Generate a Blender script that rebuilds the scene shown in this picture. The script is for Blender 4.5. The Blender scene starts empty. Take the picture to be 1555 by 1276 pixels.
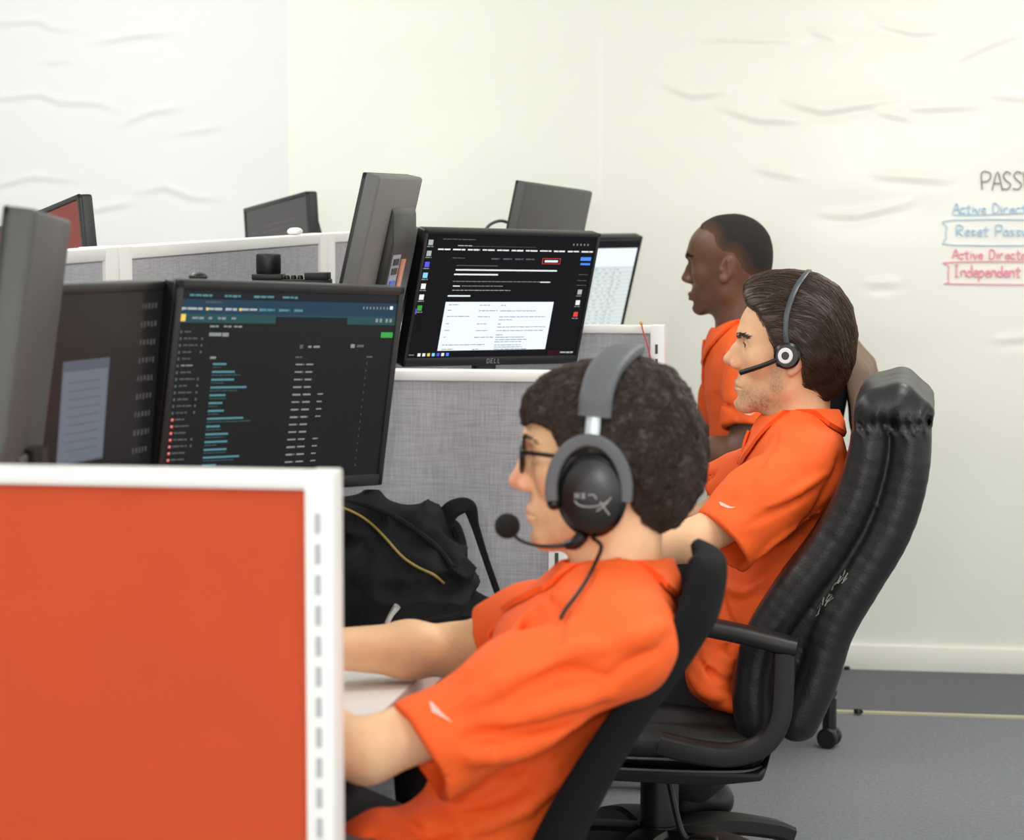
import bpy, bmesh, math, random
import numpy as np
from mathutils import Vector, Matrix

SC = bpy.context.scene
COL = SC.collection

# ------------------------------------------------------------------ camera
CAM_H = 1.35
FPX = 3900.0                                   # focal length in pixels of a 1555 px wide frame
PITCH = math.atan(341 / FPX)
YAW = math.atan(630.5 * math.cos(PITCH) / FPX)
cam_data = bpy.data.cameras.new('camera')
cam = bpy.data.objects.new('camera', cam_data)
COL.objects.link(cam)
cam.location = (0, 0, CAM_H)
cam.rotation_euler = (math.pi / 2 - PITCH, 0, YAW)
cam_data.sensor_fit = 'HORIZONTAL'
cam_data.sensor_width = 36
cam_data.lens = FPX / 1555 * 36
cam_data.clip_start = 0.05
cam_data.dof.use_dof = True
cam_data.dof.focus_distance = 4.85
cam_data.dof.aperture_fstop = 6.3
SC.camera = cam

# ------------------------------------------------------------------ world, lights, exposure
world = bpy.data.worlds.new('office_ambience')
SC.world = world
world.use_nodes = True
world.node_tree.nodes['Background'].inputs['Color'].default_value = (1.0, 0.985, 0.95, 1)
world.node_tree.nodes['Background'].inputs['Strength'].default_value = 1.1


def area_light(name, loc, target, size, size_y, power, color=(1, 0.985, 0.95)):
    d = bpy.data.lights.new(name, 'AREA')
    d.shape = 'RECTANGLE'
    d.size, d.size_y, d.energy, d.color = size, size_y, power, color
    o = bpy.data.objects.new(name, d)
    COL.objects.link(o)
    o.location = loc
    o.rotation_euler = (Vector(target) - Vector(loc)).to_track_quat('-Z', 'Y').to_euler()
    return o


for (lx, ly) in ((-2.3, 1.6), (0.6, 1.6), (-2.3, 4.0), (0.6, 4.0), (-2.3, 5.9), (0.6, 5.9)):
    area_light('ceiling_light', (lx, ly, 2.75), (lx, ly, 0), 0.6, 1.2, 19 if ly > 5 else 24)
area_light('rear_fill', (0.2, -2.4, 1.25), (-0.6, 7, 0.7), 3.6, 1.5, 22)  # broad fill added behind the camera to brighten the lower wall
area_light('flash_softbox', (-0.19, -1.0, 1.66), (-0.3, 7, 1.3), 0.26, 0.24, 18)

SC.view_settings.view_transform = 'Standard'
SC.view_settings.look = 'None'
SC.view_settings.gamma = 1
SC.view_settings.use_curve_mapping = False
SC.view_settings.exposure = 0.30

# ------------------------------------------------------------------ helpers: pixels to points
_f = np.array([-math.sin(YAW) * math.cos(PITCH), math.cos(YAW) * math.cos(PITCH), -math.sin(PITCH)])
_r = np.array([math.cos(YAW), math.sin(YAW), 0.0])
_u = np.cross(_r, _f)


def ray(u, v):
    return _f + _r * (u - 777.5) / FPX - _u * (v - 638.0) / FPX


CAM = np.array([0, 0, CAM_H])


def atY(u, v, Y):
    d = ray(u, v)
    return CAM + d * (Y / d[1])


def atX(u, v, X):
    d = ray(u, v)
    return CAM + d * (X / d[0])


def atZ(u, v, Z):
    d = ray(u, v)
    return CAM + d * ((Z - CAM_H) / d[2])


def atD(u, v, D):
    return CAM + ray(u, v) * D


# ------------------------------------------------------------------ helpers: objects
def obj(name, me, mats, parent=None):
    if isinstance(me, bmesh.types.BMesh):
        m = bpy.data.meshes.new(name)
        me.to_mesh(m)
        me.free()
        me = m
        me.set_sharp_from_angle(angle=math.radians(38))
    o = bpy.data.objects.new(name, me)
    COL.objects.link(o)
    if not isinstance(mats, (list, tuple)):
        mats = [mats]
    for m in mats:
        me.materials.append(m)
    if parent:
        o.parent = parent
        M = Matrix.Identity(4)
        p = parent
        while p:
            M = p.matrix_basis @ M
            p = p.parent
        o.matrix_basis = M.inverted()
    return o


def tag(o, label, cat=None, group=None, kind=None):
    if label:
        o['label'] = label
    if cat:
        o['category'] = cat
    if group:
        o['group'] = group
    if kind:
        o['kind'] = kind
    return o


def thing(name, label, cat, loc=(0, 0, 0), group=None, mat=None):
    o = bpy.data.objects.new(name, None)
    COL.objects.link(o)
    o.empty_display_size = 0.05
    if mat is not None:
        o.matrix_basis = mat
    else:
        o.location = loc
    return tag(o, label, cat, group)


def structure(o, kindname=None):
    o['kind'] = 'structure'
    return o


# ------------------------------------------------------------------ helpers: materials
def srgb(r, g, b):
    def c(x):
        x /= 255.0
        return x / 12.92 if x <= 0.04045 else ((x + 0.055) / 1.055) ** 2.4
    return (c(r), c(g), c(b), 1)


def mat(name, col, rough=0.6, metal=0.0, noise=0.0, scale=40.0, bump=0.0, bscale=None, spec=0.5, emit=None, estr=1.0,
        sss=0.0, stretch=None, sheen=0.0, coat=0.0):
    m = bpy.data.materials.new(name)
    m.use_nodes = True
    nt = m.node_tree
    b = nt.nodes['Principled BSDF']
    b.inputs['Base Color'].default_value = col
    b.inputs['Roughness'].default_value = rough
    b.inputs['Metallic'].default_value = metal
    b.inputs['Specular IOR Level'].default_value = spec
    b.inputs['Coat Weight'].default_value = coat
    if sheen:
        b.inputs['Sheen Weight'].default_value = sheen
    if sss:
        b.inputs['Subsurface Weight'].default_value = sss
        b.inputs['Subsurface Radius'].default_value = (0.012, 0.004, 0.002)
        b.inputs['Subsurface Scale'].default_value = 1.0
    if emit:
        b.inputs['Emission Color'].default_value = emit
        b.inputs['Emission Strength'].default_value = estr
    tc = nt.nodes.new('ShaderNodeTexCoord')
    src = tc.outputs['Object']
    if stretch:
        mp = nt.nodes.new('ShaderNodeMapping')
        mp.inputs['Scale'].default_value = stretch
        nt.links.new(src, mp.inputs['Vector'])
        src = mp.outputs['Vector']
    if noise or bump:
        n = nt.nodes.new('ShaderNodeTexNoise')
        n.inputs['Scale'].default_value = scale
        n.inputs['Detail'].default_value = 4
        nt.links.new(src, n.inputs['Vector'])
    if noise:
        r = nt.nodes.new('ShaderNodeMix')
        r.data_type = 'RGBA'
        r.inputs['A'].default_value = tuple(max(0, c * (1 - noise)) for c in col[:3]) + (1,)
        r.inputs['B'].default_value = tuple(min(1, c * (1 + noise)) for c in col[:3]) + (1,)
        nt.links.new(n.outputs['Fac'], r.inputs['Factor'])
        nt.links.new(r.outputs['Result'], b.inputs['Base Color'])
    if bump:
        n2 = n
        if bscale:
            n2 = nt.nodes.new('ShaderNodeTexNoise')
            n2.inputs['Scale'].default_value = bscale
            n2.inputs['Detail'].default_value = 3
            nt.links.new(src, n2.inputs['Vector'])
        bp = nt.nodes.new('ShaderNodeBump')
        bp.inputs['Strength'].default_value = bump
        bp.inputs['Distance'].default_value = 0.004
        nt.links.new(n2.outputs['Fac'], bp.inputs['Height'])
        nt.links.new(bp.outputs['Normal'], b.inputs['Normal'])
    return m


def attr_mat(name, attr, rough=0.5, sss=0.1, bump=0.15, bscale=300, spec=0.4):
    """Principled material coloured by a named point attribute with a fine noise on top."""
    m = mat(name, (0.5, 0.5, 0.5, 1), rough, bump=bump, scale=bscale, sss=sss, spec=spec)
    nt = m.node_tree
    a = nt.nodes.new('ShaderNodeAttribute')
    a.attribute_name = attr
    nt.links.new(a.outputs['Color'], nt.nodes['Principled BSDF'].inputs['Base Color'])
    return m


# ------------------------------------------------------------------ helpers: mesh building
def NB():
    return bmesh.new()


def basis(o, x, y, z):
    M = Matrix.Identity(4)
    for i, a in enumerate((x, y, z)):
        for k in range(3):
            M[k][i] = a[k]
    for k in range(3):
        M[k][3] = o[k]
    return M


def euler_m(loc, rot=(0, 0, 0)):
    return Matrix.Translation(Vector(loc)) @ Matrix.Rotation(rot[2], 4, 'Z') @ Matrix.Rotation(rot[0], 4, 'X') @ Matrix.Rotation(rot[1], 4, 'Y')


def box(bm, lo, hi, M=None, bev=0.0, seg=2, mi=0):
    c = [(a + b) / 2 for a, b in zip(lo, hi)]
    s = [abs(b - a) for a, b in zip(lo, hi)]
    r = bmesh.ops.create_cube(bm, size=1.0)
    vs = r['verts']
    for v in vs:
        v.co = Vector((v.co.x * s[0] + c[0], v.co.y * s[1] + c[1], v.co.z * s[2] + c[2]))
    faces = set(f for v in vs for f in v.link_faces)
    if bev > 0:
        es = list(set(e for v in vs for e in v.link_edges))
        b = min(bev, min(s) * 0.48)
        rr = bmesh.ops.bevel(bm, geom=es, offset=b, segments=seg, affect='EDGES', profile=0.5)
        vs = list(set(v for f in rr['faces'] for v in f.verts) | set(v for v in vs if v.is_valid))
        faces = set(f for v in vs for f in v.link_faces)
    for f in faces:
        f.material_index = mi
        f.smooth = bev > 0
    if M is not None:
        for v in vs:
            v.co = M @ v.co
    return vs


def prism(bm, pts, d0, d1, M=None, bev=0.0, seg=2, mi=0):
    """polygon in local xz, extruded along local y from d0 to d1"""
    a = [bm.verts.new((p[0], d0, p[1])) for p in pts]
    b = [bm.verts.new((p[0], d1, p[1])) for p in pts]
    n = len(pts)
    fs = [bm.faces.new(a), bm.faces.new(b[::-1])]
    for i in range(n):
        fs.append(bm.faces.new((a[i], b[i], b[(i + 1) % n], a[(i + 1) % n])))
    vs = a + b
    bmesh.ops.recalc_face_normals(bm, faces=fs)
    if bev > 0:
        es = list(set(e for f in fs for e in f.edges))
        rr = bmesh.ops.bevel(bm, geom=es, offset=bev, segments=seg, affect='EDGES', profile=0.5)
        vs = list(set(v for f in rr['faces'] for v in f.verts) | set(v for v in vs if v.is_valid))
    for f in set(f for v in vs for f in v.link_faces):
        f.material_index = mi
        f.smooth = bev > 0
    if M is not None:
        for v in vs:
            v.co = M @ v.co
    return vs


def catmull(pts, n=8):
    P = [np.array(p, float) for p in pts]
    if len(P) < 3:
        return [P[0] + (P[-1] - P[0]) * t for t in np.linspace(0, 1, n + 1)]
    Q = [2 * P[0] - P[1]] + P + [2 * P[-1] - P[-2]]
    out = []
    for i in range(1, len(Q) - 2):
        for t in np.linspace(0, 1, n, endpoint=False):
            a, b, c, d = Q[i - 1], Q[i], Q[i + 1], Q[i + 2]
            out.append(0.5 * (2 * b + (c - a) * t + (2 * a - 5 * b + 4 * c - d) * t * t + (3 * b - a - 3 * c + d) * t ** 3))
    out.append(P[-1])
    return out


def tube(bm, pts, r, sides=10, smooth=8, flat=None, up=None, mi=0, cap=True):
    """swept tube; r number or list per input point; flat=(a,b) half-sizes of an elliptical section with up vector"""
    P0 = [np.array(p, float) for p in pts]
    rad = list(r) if isinstance(r, (list, tuple, np.ndarray)) else [r] * len(P0)
    if smooth and len(P0) > 2:
        P = catmull(P0, smooth)
        rr = np.interp(np.linspace(0, len(P0) - 1, len(P)), range(len(P0)), rad)
    else:
        P, rr = P0, rad
    rings = []
    U = None
    for i, p in enumerate(P):
        t = P[min(i + 1, len(P) - 1)] - P[max(i - 1, 0)]
        t = t / (np.linalg.norm(t) + 1e-12)
        if up is not None:
            ref = np.array(up, float)
        elif U is not None:
            ref = U
        else:
            ref = np.array((0, 0, 1.0)) if abs(t[2]) < 0.9 else np.array((1.0, 0, 0))
        U = ref - t * ref.dot(t)
        U = U / (np.linalg.norm(U) + 1e-12)
        V = np.cross(t, U)
        ring = []
        for k in range(sides):
            a = 2 * math.pi * k / sides
            ca, sa = math.cos(a), math.sin(a)
            if flat:
                e = 0.55
                ca = math.copysign(abs(ca) ** e, ca) * flat[0]
                sa = math.copysign(abs(sa) ** e, sa) * flat[1]
            ring.append(bm.verts.new(p + (U * ca + V * sa) * rr[i]))
        rings.append(ring)
    for a, b in zip(rings[:-1], rings[1:]):
        for k in range(sides):
            f = bm.faces.new((a[k], a[(k + 1) % sides], b[(k + 1) % sides], b[k]))
            f.smooth = True
            f.material_index = mi
    if cap:
        for ring, s in ((rings[0], -1), (rings[-1], 1)):
            f = bm.faces.new(ring[::s])
            f.material_index = mi
    return rings


def lathe(bm, prof, M=None, seg=24, mi=0):
    """profile of (radius, height) turned about local z"""
    rings = []
    vs = []
    for (r, z) in prof:
        if r < 1e-6:
            rings.append([bm.verts.new((0, 0, z))])
        else:
            rings.append([bm.verts.new((r * math.cos(2 * math.pi * k / seg), r * math.sin(2 * math.pi * k / seg), z)) for k in range(seg)])
        vs += rings[-1]
    for a, b in zip(rings[:-1], rings[1:]):
        for k in range(seg):
            k2 = (k + 1) % seg
            if len(a) == 1 and len(b) == 1:
                continue
            if len(a) == 1:
                f = bm.faces.new((a[0], b[k2], b[k]))
            elif len(b) == 1:
                f = bm.faces.new((a[k], a[k2], b[0]))
            else:
                f = bm.faces.new((a[k], a[k2], b[k2], b[k]))
            f.smooth = True
            f.material_index = mi
    if M is not None:
        for v in vs:
            v.co = M @ v.co
    return vs


def quad(bm, pts, M=None, mi=0):
    vs = [bm.verts.new(M @ Vector(p) if M is not None else p) for p in pts]
    f = bm.faces.new(vs)
    f.material_index = mi
    return f


def frame_to(d, up=(0, 0, 1)):
    """matrix3 columns whose z is d"""
    z = Vector(d).normalized()
    x = Vector(up).cross(z)
    if x.length < 1e-4:
        x = Vector((1, 0, 0))
    x.normalize()
    y = z.cross(x)
    return x, y, z


def at_axis(o, d, up=(0, 0, 1)):
    x, y, z = frame_to(d, up)
    return basis(o, x, y, z)


# ------------------------------------------------------------------ helpers: distance fields turned into meshes
def _lat(n, seed):
    return np.random.RandomState(seed).rand(n, n, n).astype(np.float32)


_LAT = _lat(32, 5)


def vnoise(P, s, off=0.0):
    q = np.asarray(P, np.float32) * s + off + 1000.0
    i = np.floor(q).astype(np.int32)
    f = q - i
    f = f * f * (3 - 2 * f)
    i0 = i & 31
    i1 = (i + 1) & 31
    x0, y0, z0 = i0.T
    x1, y1, z1 = i1.T
    fx, fy, fz = f.T
    L = _LAT
    a = L[x0, y0, z0] * (1 - fx) + L[x1, y0, z0] * fx
    b = L[x0, y1, z0] * (1 - fx) + L[x1, y1, z0] * fx
    c = L[x0, y0, z1] * (1 - fx) + L[x1, y0, z1] * fx
    d = L[x0, y1, z1] * (1 - fx) + L[x1, y1, z1] * fx
    return ((a * (1 - fy) + b * fy) * (1 - fz) + (c * (1 - fy) + d * fy) * fz) * 2 - 1


def smin(a, b, k):
    h = np.maximum(k - np.abs(a - b), 0) / k
    return np.minimum(a, b) - h * h * k * 0.25


def smax(a, b, k):
    return -smin(-a, -b, k)


def s_sph(P, c, r):
    return np.linalg.norm(P - np.array(c, np.float32), axis=1) - r


def s_ell(P, c, r, M=None):
    q = P - np.array(c, np.float32)
    if M is not None:
        q = q @ np.array(M, np.float32)
    r = np.array(r, np.float32)
    k0 = np.linalg.norm(q / r, axis=1)
    k1 = np.linalg.norm(q / (r * r), axis=1)
    return k0 * (k0 - 1) / np.maximum(k1, 1e-6)


def s_cap(P, a, b, r0, r1=None, flat=None):
    a = np.array(a, np.float32)
    b = np.array(b, np.float32)
    if r1 is None:
        r1 = r0
    d = b - a
    t = np.clip(((P - a) @ d) / max(float(d @ d), 1e-12), 0, 1)
    q = P - a - t[:, None] * d
    if flat is not None:                       # (direction, factor): thicker (>1) along that direction
        n = np.array(flat[0], np.float32)
        n /= np.linalg.norm(n)
        w = q @ n
        q = q - w[:, None] * n * (1 - 1.0 / flat[1])
    return np.linalg.norm(q, axis=1) - (r0 + (r1 - r0) * t)


def s_path(P, pts, rads, k=0.02):
    d = None
    for i in range(len(pts) - 1):
        e = s_cap(P, pts[i], pts[i + 1], rads[i], rads[i + 1])
        d = e if d is None else smin(d, e, k)
    return d


def s_plane(P, o, n):
    n = np.array(n, np.float32)
    n = n / np.linalg.norm(n)
    return (P - np.array(o, np.float32)) @ n


def surface_nets(fn, lo, hi, h, B=16):
    """dual mesh of fn = 0, evaluated only in blocks that the surface may cross"""
    lo = np.array(lo, np.float32)
    n = np.ceil((np.array(hi) - lo) / h / B).astype(int)
    N = n * B + 1
    # coarse pass at block centres
    cx, cy, cz = [(np.arange(k) + 0.5) * B * h for k in n]
    G = np.stack(np.meshgrid(cx, cy, cz, indexing='ij'), -1).reshape(-1, 3).astype(np.float32) + lo
    d = fn(G).reshape(n)
    act = np.abs(d) < B * h * 0.5 * 1.9 + 0.02
    V = np.repeat(np.repeat(np.repeat(np.where(d < 0, -1, 1).astype(np.float32), B, 0), B, 1), B, 2)
    V = np.pad(V, ((0, 1), (0, 1), (0, 1)), mode='edge')
    mask = np.zeros(N, bool)
    for i, j, k in np.argwhere(act):
        mask[i * B:i * B + B + 1, j * B:j * B + B + 1, k * B:k * B + B + 1] = True
    idx = np.argwhere(mask)
    vals = np.empty(len(idx), np.float32)
    for s in range(0, len(idx), 400000):
        vals[s:s + 400000] = fn(idx[s:s + 400000].astype(np.float32) * h + lo)
    V[mask] = vals
    ins = V < 0
    c = ins[:-1, :-1, :-1].astype(np.int8)
    tot = np.zeros_like(c)
    for dx in (0, 1):
        for dy in (0, 1):
            for dz in (0, 1):
                tot += ins[dx:N[0] - 1 + dx, dy:N[1] - 1 + dy, dz:N[2] - 1 + dz]
    cells = np.argwhere((tot > 0) & (tot < 8))
    cid = np.full(np.array(N) - 1, -1, np.int32)
    cid[tuple(cells.T)] = np.arange(len(cells))
    offs = np.array([(i, j, k) for i in (0, 1) for j in (0, 1) for k in (0, 1)])
    cv = np.stack([V[tuple((cells + o).T)] for o in offs], 1)
    acc = np.zeros((len(cells), 3), np.float32)
    cnt = np.zeros(len(cells), np.float32)
    for a in range(8):
        for b in range(a + 1, 8):
            if np.abs(offs[a] - offs[b]).sum() != 1:
                continue
            va, vb = cv[:, a], cv[:, b]
            m = (va < 0) != (vb < 0)
            t = np.where(m, va / np.where(m, va - vb, 1), 0)
            p = offs[a] + (offs[b] - offs[a]) * t[:, None]
            acc += p * m[:, None]
            cnt += m
    verts = (cells + acc / cnt[:, None]) * h + lo
    quads = []
    for ax in range(3):
        u, w = [a for a in range(3) if a != ax]
        sl0 = [slice(None)] * 3
        sl1 = [slice(None)] * 3
        sl0[ax] = slice(0, -1)
        sl1[ax] = slice(1, None)
        A, Bb = ins[tuple(sl0)], ins[tuple(sl1)]
        E = np.argwhere(A != Bb)
        E = E[(E[:, u] > 0) & (E[:, w] > 0) & (E[:, u] < N[u] - 1) & (E[:, w] < N[w] - 1)]
        if not len(E):
            continue
        flip = A[tuple(E.T)]
        du = np.zeros(3, int)
        du[u] = 1
        dw = np.zeros(3, int)
        dw[w] = 1
        q = np.stack([cid[tuple(E.T)], cid[tuple((E - du).T)], cid[tuple((E - du - dw).T)], cid[tuple((E - dw).T)]], 1)
        if ax == 1:
            flip = ~flip
        q[~flip] = q[~flip][:, ::-1]
        quads.append(q)
    F = np.concatenate(quads)
    F = F[(F >= 0).all(1)]
    return verts.astype(np.float32), F[:, ::-1].copy()


def smooth_mesh(v, f, it=2, lam=0.5):
    for _ in range(it):
        acc = np.zeros_like(v)
        cnt = np.zeros(len(v), np.float32)
        for a in range(4):
            b = (a + 1) % 4
            np.add.at(acc, f[:, a], v[f[:, b]])
            np.add.at(acc, f[:, b], v[f[:, a]])
            np.add.at(cnt, f[:, a], 1)
            np.add.at(cnt, f[:, b], 1)
        v = v + lam * (acc / np.maximum(cnt, 1)[:, None] - v)
    return v


def np_mesh(name, v, f, color=None, attr='tint'):
    me = bpy.data.meshes.new(name)
    k = f.shape[1]
    me.vertices.add(len(v))
    me.vertices.foreach_set('co', np.asarray(v, np.float32).ravel())
    me.loops.add(f.size)
    me.loops.foreach_set('vertex_index', f.astype(np.int32).ravel())
    me.polygons.add(len(f))
    me.polygons.foreach_set('loop_start', np.arange(0, f.size, k, dtype=np.int32))
    me.polygons.foreach_set('use_smooth', np.ones(len(f), bool))
    me.update(calc_edges=True)
    me.validate()
    if color is not None:
        a = me.attributes.new(attr, 'FLOAT_COLOR', 'POINT')
        c = np.ones((len(v), 4), np.float32)
        c[:, :3] = color
        a.data.foreach_set('color', c.ravel())
    return me


def field_obj(name, fn, lo, hi, h, m, parent=None, smooth=1, color=None):
    v, f = surface_nets(fn, lo, hi, h)
    if smooth:
        v = smooth_mesh(v, f, smooth)
    me = np_mesh(name, v, f, color(v) if color else None)
    return obj(name, me, m, parent)


def grad(fn, P, e=0.002):
    g = np.stack([fn(P + np.eye(3, dtype=np.float32)[i] * e) - fn(P - np.eye(3, dtype=np.float32)[i] * e) for i in range(3)], 1)
    return g / (np.linalg.norm(g, axis=1, keepdims=True) + 1e-9)


def strands(fn, roots, flow, steps, length, lift, r, seed=1, jitter=0.25, curl=0.0, sides=3):
    """thin tapered tubes that start at roots on fn = 0 and run along flow(P) over the surface"""
    rs = np.random.RandomState(seed)
    P = roots.astype(np.float32).copy()
    n = len(P)
    L = length * (0.7 + 0.6 * rs.rand(n)).astype(np.float32)
    off = (rs.randn(n, 3) * jitter).astype(np.float32)
    ph = rs.rand(n, 1) * 6.28
    path = []
    for s in range(steps):
        t = s / (steps - 1)
        g = grad(fn, P)
        d = fn(P)
        tgt = lift * math.sin(math.pi * min(t * 0.9 + 0.08, 1.0)) if not callable(lift) else lift(t, P)
        P = P - g * (d - tgt)[:, None] if not np.isscalar(d) else P
        path.append(P.copy())
        w = flow(P) + off
        if curl:
            w = w + curl * np.concatenate([np.sin(ph + 9 * t), np.cos(ph + 9 * t), np.sin(ph * 2 + 7 * t)], 1)
        w = w - g * (w * g).sum(1, keepdims=True)
        w = w / (np.linalg.norm(w, axis=1, keepdims=True) + 1e-9)
        P = (P + w * (L / (steps - 1))[:, None]).astype(np.float32)
    path = np.stack(path, 1)                       # n, steps, 3
    tang = np.gradient(path, axis=1)
    tang /= np.linalg.norm(tang, axis=2, keepdims=True) + 1e-9
    nrm = grad(fn, path.reshape(-1, 3)).reshape(path.shape)
    bi = np.cross(tang, nrm)
    t = np.linspace(0, 1, steps)
    rr = r * np.clip(np.minimum(0.6 + t * 2, (1.05 - t) * 2.2), 0.1, 1)
    vs = []
    for k in range(sides):
        a = 2 * math.pi * k / sides
        vs.append(path + (nrm * math.cos(a) + bi * math.sin(a)) * rr[None, :, None])
    V = np.stack(vs, 2)                            # n, steps, sides, 3
    ii = np.arange(n * steps * sides).reshape(n, steps, sides)
    F = []
    for k in range(sides):
        k2 = (k + 1) % sides
        F.append(np.stack([ii[:, :-1, k], ii[:, :-1, k2], ii[:, 1:, k2], ii[:, 1:, k]], -1).reshape(-1, 4))
    return V.reshape(-1, 3), np.concatenate(F)


def join_np(parts):
    vs, fs, o = [], [], 0
    for v, f in parts:
        vs.append(v)
        fs.append(f + o)
        o += len(v)
    return np.concatenate(vs), np.concatenate(fs)

# ------------------------------------------------------------------ materials
M_wall = mat('wall_paint', srgb(246, 247, 236), 0.22, bump=0.03, scale=2.2, bscale=3.0, spec=0.35)
nt = M_wall.node_tree
tcn = nt.nodes.new('ShaderNodeTexCoord')
sep = nt.nodes.new('ShaderNodeSeparateXYZ')
nt.links.new(tcn.outputs['Object'], sep.inputs[0])
cmp_ = nt.nodes.new('ShaderNodeMath')
cmp_.operation = 'GREATER_THAN'
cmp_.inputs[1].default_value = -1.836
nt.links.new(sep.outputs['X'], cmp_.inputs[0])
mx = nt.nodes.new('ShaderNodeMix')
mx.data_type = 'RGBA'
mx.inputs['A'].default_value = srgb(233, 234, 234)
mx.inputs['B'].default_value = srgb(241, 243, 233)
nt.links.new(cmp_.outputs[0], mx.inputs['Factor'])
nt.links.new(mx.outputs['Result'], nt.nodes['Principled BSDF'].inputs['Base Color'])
M_base = mat('skirting_paint', srgb(242, 243, 232), 0.45)
M_carpet = mat('carpet', srgb(128, 131, 136), 0.95, noise=0.3, scale=90, bump=0.6, bscale=260)
M_border = mat('carpet_border', srgb(104, 105, 111), 0.9, noise=0.12, scale=60, bump=0.4, bscale=200)
M_tape = mat('floor_tape', srgb(196, 192, 160), 0.6, noise=0.2, scale=9)
M_ceil = mat('ceiling_tile', srgb(240, 240, 236), 0.9)
M_whitemetal = mat('white_powder_coat', srgb(236, 236, 232), 0.35)
M_orange_fab = mat('orange_panel_fabric', srgb(196, 70, 25), 0.75, noise=0.05, scale=8, bump=0.12, bscale=900)
M_slot = mat('slot_grey', srgb(176, 180, 184), 0.6)
M_slotdark = mat('slot_dark', srgb(70, 72, 74), 0.6)


def weave_mat():
    m = mat('grey_panel_fabric', srgb(150, 150, 156), 0.85)
    nt = m.node_tree
    tc = nt.nodes['Texture Coordinate']
    outs = []
    for sc in ((620, 620, 40), (40, 40, 620)):
        mp = nt.nodes.new('ShaderNodeMapping')
        mp.inputs['Scale'].default_value = sc
        nt.links.new(tc.outputs['Object'], mp.inputs['Vector'])
        n = nt.nodes.new('ShaderNodeTexNoise')
        n.inputs['Scale'].default_value = 0.55
        n.inputs['Detail'].default_value = 2
        nt.links.new(mp.outputs['Vector'], n.inputs['Vector'])
        outs.append(n)
    a = nt.nodes.new('ShaderNodeMath')
    a.operation = 'ADD'
    nt.links.new(outs[0].outputs['Fac'], a.inputs[0])
    nt.links.new(outs[1].outputs['Fac'], a.inputs[1])
    r = nt.nodes.new('ShaderNodeMapRange')
    r.inputs['From Min'].default_value = 0.7
    r.inputs['From Max'].default_value = 1.3
    nt.links.new(a.outputs[0], r.inputs['Value'])
    x = nt.nodes.new('ShaderNodeMix')
    x.data_type = 'RGBA'
    x.inputs['A'].default_value = srgb(152, 152, 157)
    x.inputs['B'].default_value = srgb(178, 178, 183)
    nt.links.new(r.outputs['Result'], x.inputs['Factor'])
    nt.links.new(x.outputs['Result'], nt.nodes['Principled BSDF'].inputs['Base Color'])
    return m


M_grey_fab = weave_mat()
M_desktop = mat('white_laminate', srgb(250, 250, 248), 0.35)
M_deskedge = mat('desk_edge_band', srgb(214, 186, 176), 0.5)
M_dark = mat('dark_metal', srgb(40, 40, 44), 0.5)
M_black = mat('black_plastic', srgb(18, 18, 20), 0.42, noise=0.1, scale=60)
M_blackgloss = mat('black_gloss', srgb(18, 18, 20), 0.22)
M_greyback = mat('grey_monitor_back', srgb(74, 74, 73), 0.5, noise=0.06, scale=30)
M_paleback = mat('pale_monitor_back', srgb(98, 98, 97), 0.45, noise=0.06, scale=30)
M_bezel = mat('monitor_bezel', srgb(25, 25, 26), 0.4)

# ------------------------------------------------------------------ the room
WY = 7.31
creases_px = [
    [(-40, 40), (0, 35), (60, 32), (75, 42), (122, 48)], [(138, 67), (200, 55), (262, 50)], [(-30, 152), (0, 150), (60, 143), (90, 155), (150, 157), (183, 170)],
    [(183, 190), (230, 170), (278, 164)], [(-20, 284), (0, 281), (50, 269), (122, 275)], [(128, 322), (200, 308)], [(210, 293), (250, 284), (290, 300), (342, 304)],
    [(263, 205), (342, 192)], [(1048, 60), (1120, 60), (1222, 62)], [(1008, 128), (1050, 146), (1102, 139)], [(1095, 164), (1150, 182), (1212, 184)],
    [(1193, 154), (1250, 170), (1362, 152)], [(1370, 166), (1492, 162)], [(1323, 34), (1390, 51), (1432, 48)], [(1150, 258), (1212, 271)],
    [(1330, 267), (1442, 275)], [(1248, 326), (1300, 329), (1382, 309)], [(1225, 45), (1272, 60)], [(1498, 145), (1580, 152)], [(1325, 168), (1385, 182)],
    [(1510, 518), (1580, 512)], [(1316, 432), (1362, 431)], [(60, 95), (110, 92)], [(1440, 98), (1500, 70), (1560, 48)]]


def crease_pts():
    out = []
    for c in creases_px:
        out.append(np.array([atY(u, v, WY)[[0, 2]] for u, v in c]))
    return out


def axis_lines(a, b, d0, d1, step, coarse):
    return np.unique(np.concatenate([np.arange(a, d0, coarse), np.arange(d0, d1, step), np.arange(d1, b + coarse, coarse)]).round(4))


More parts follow.
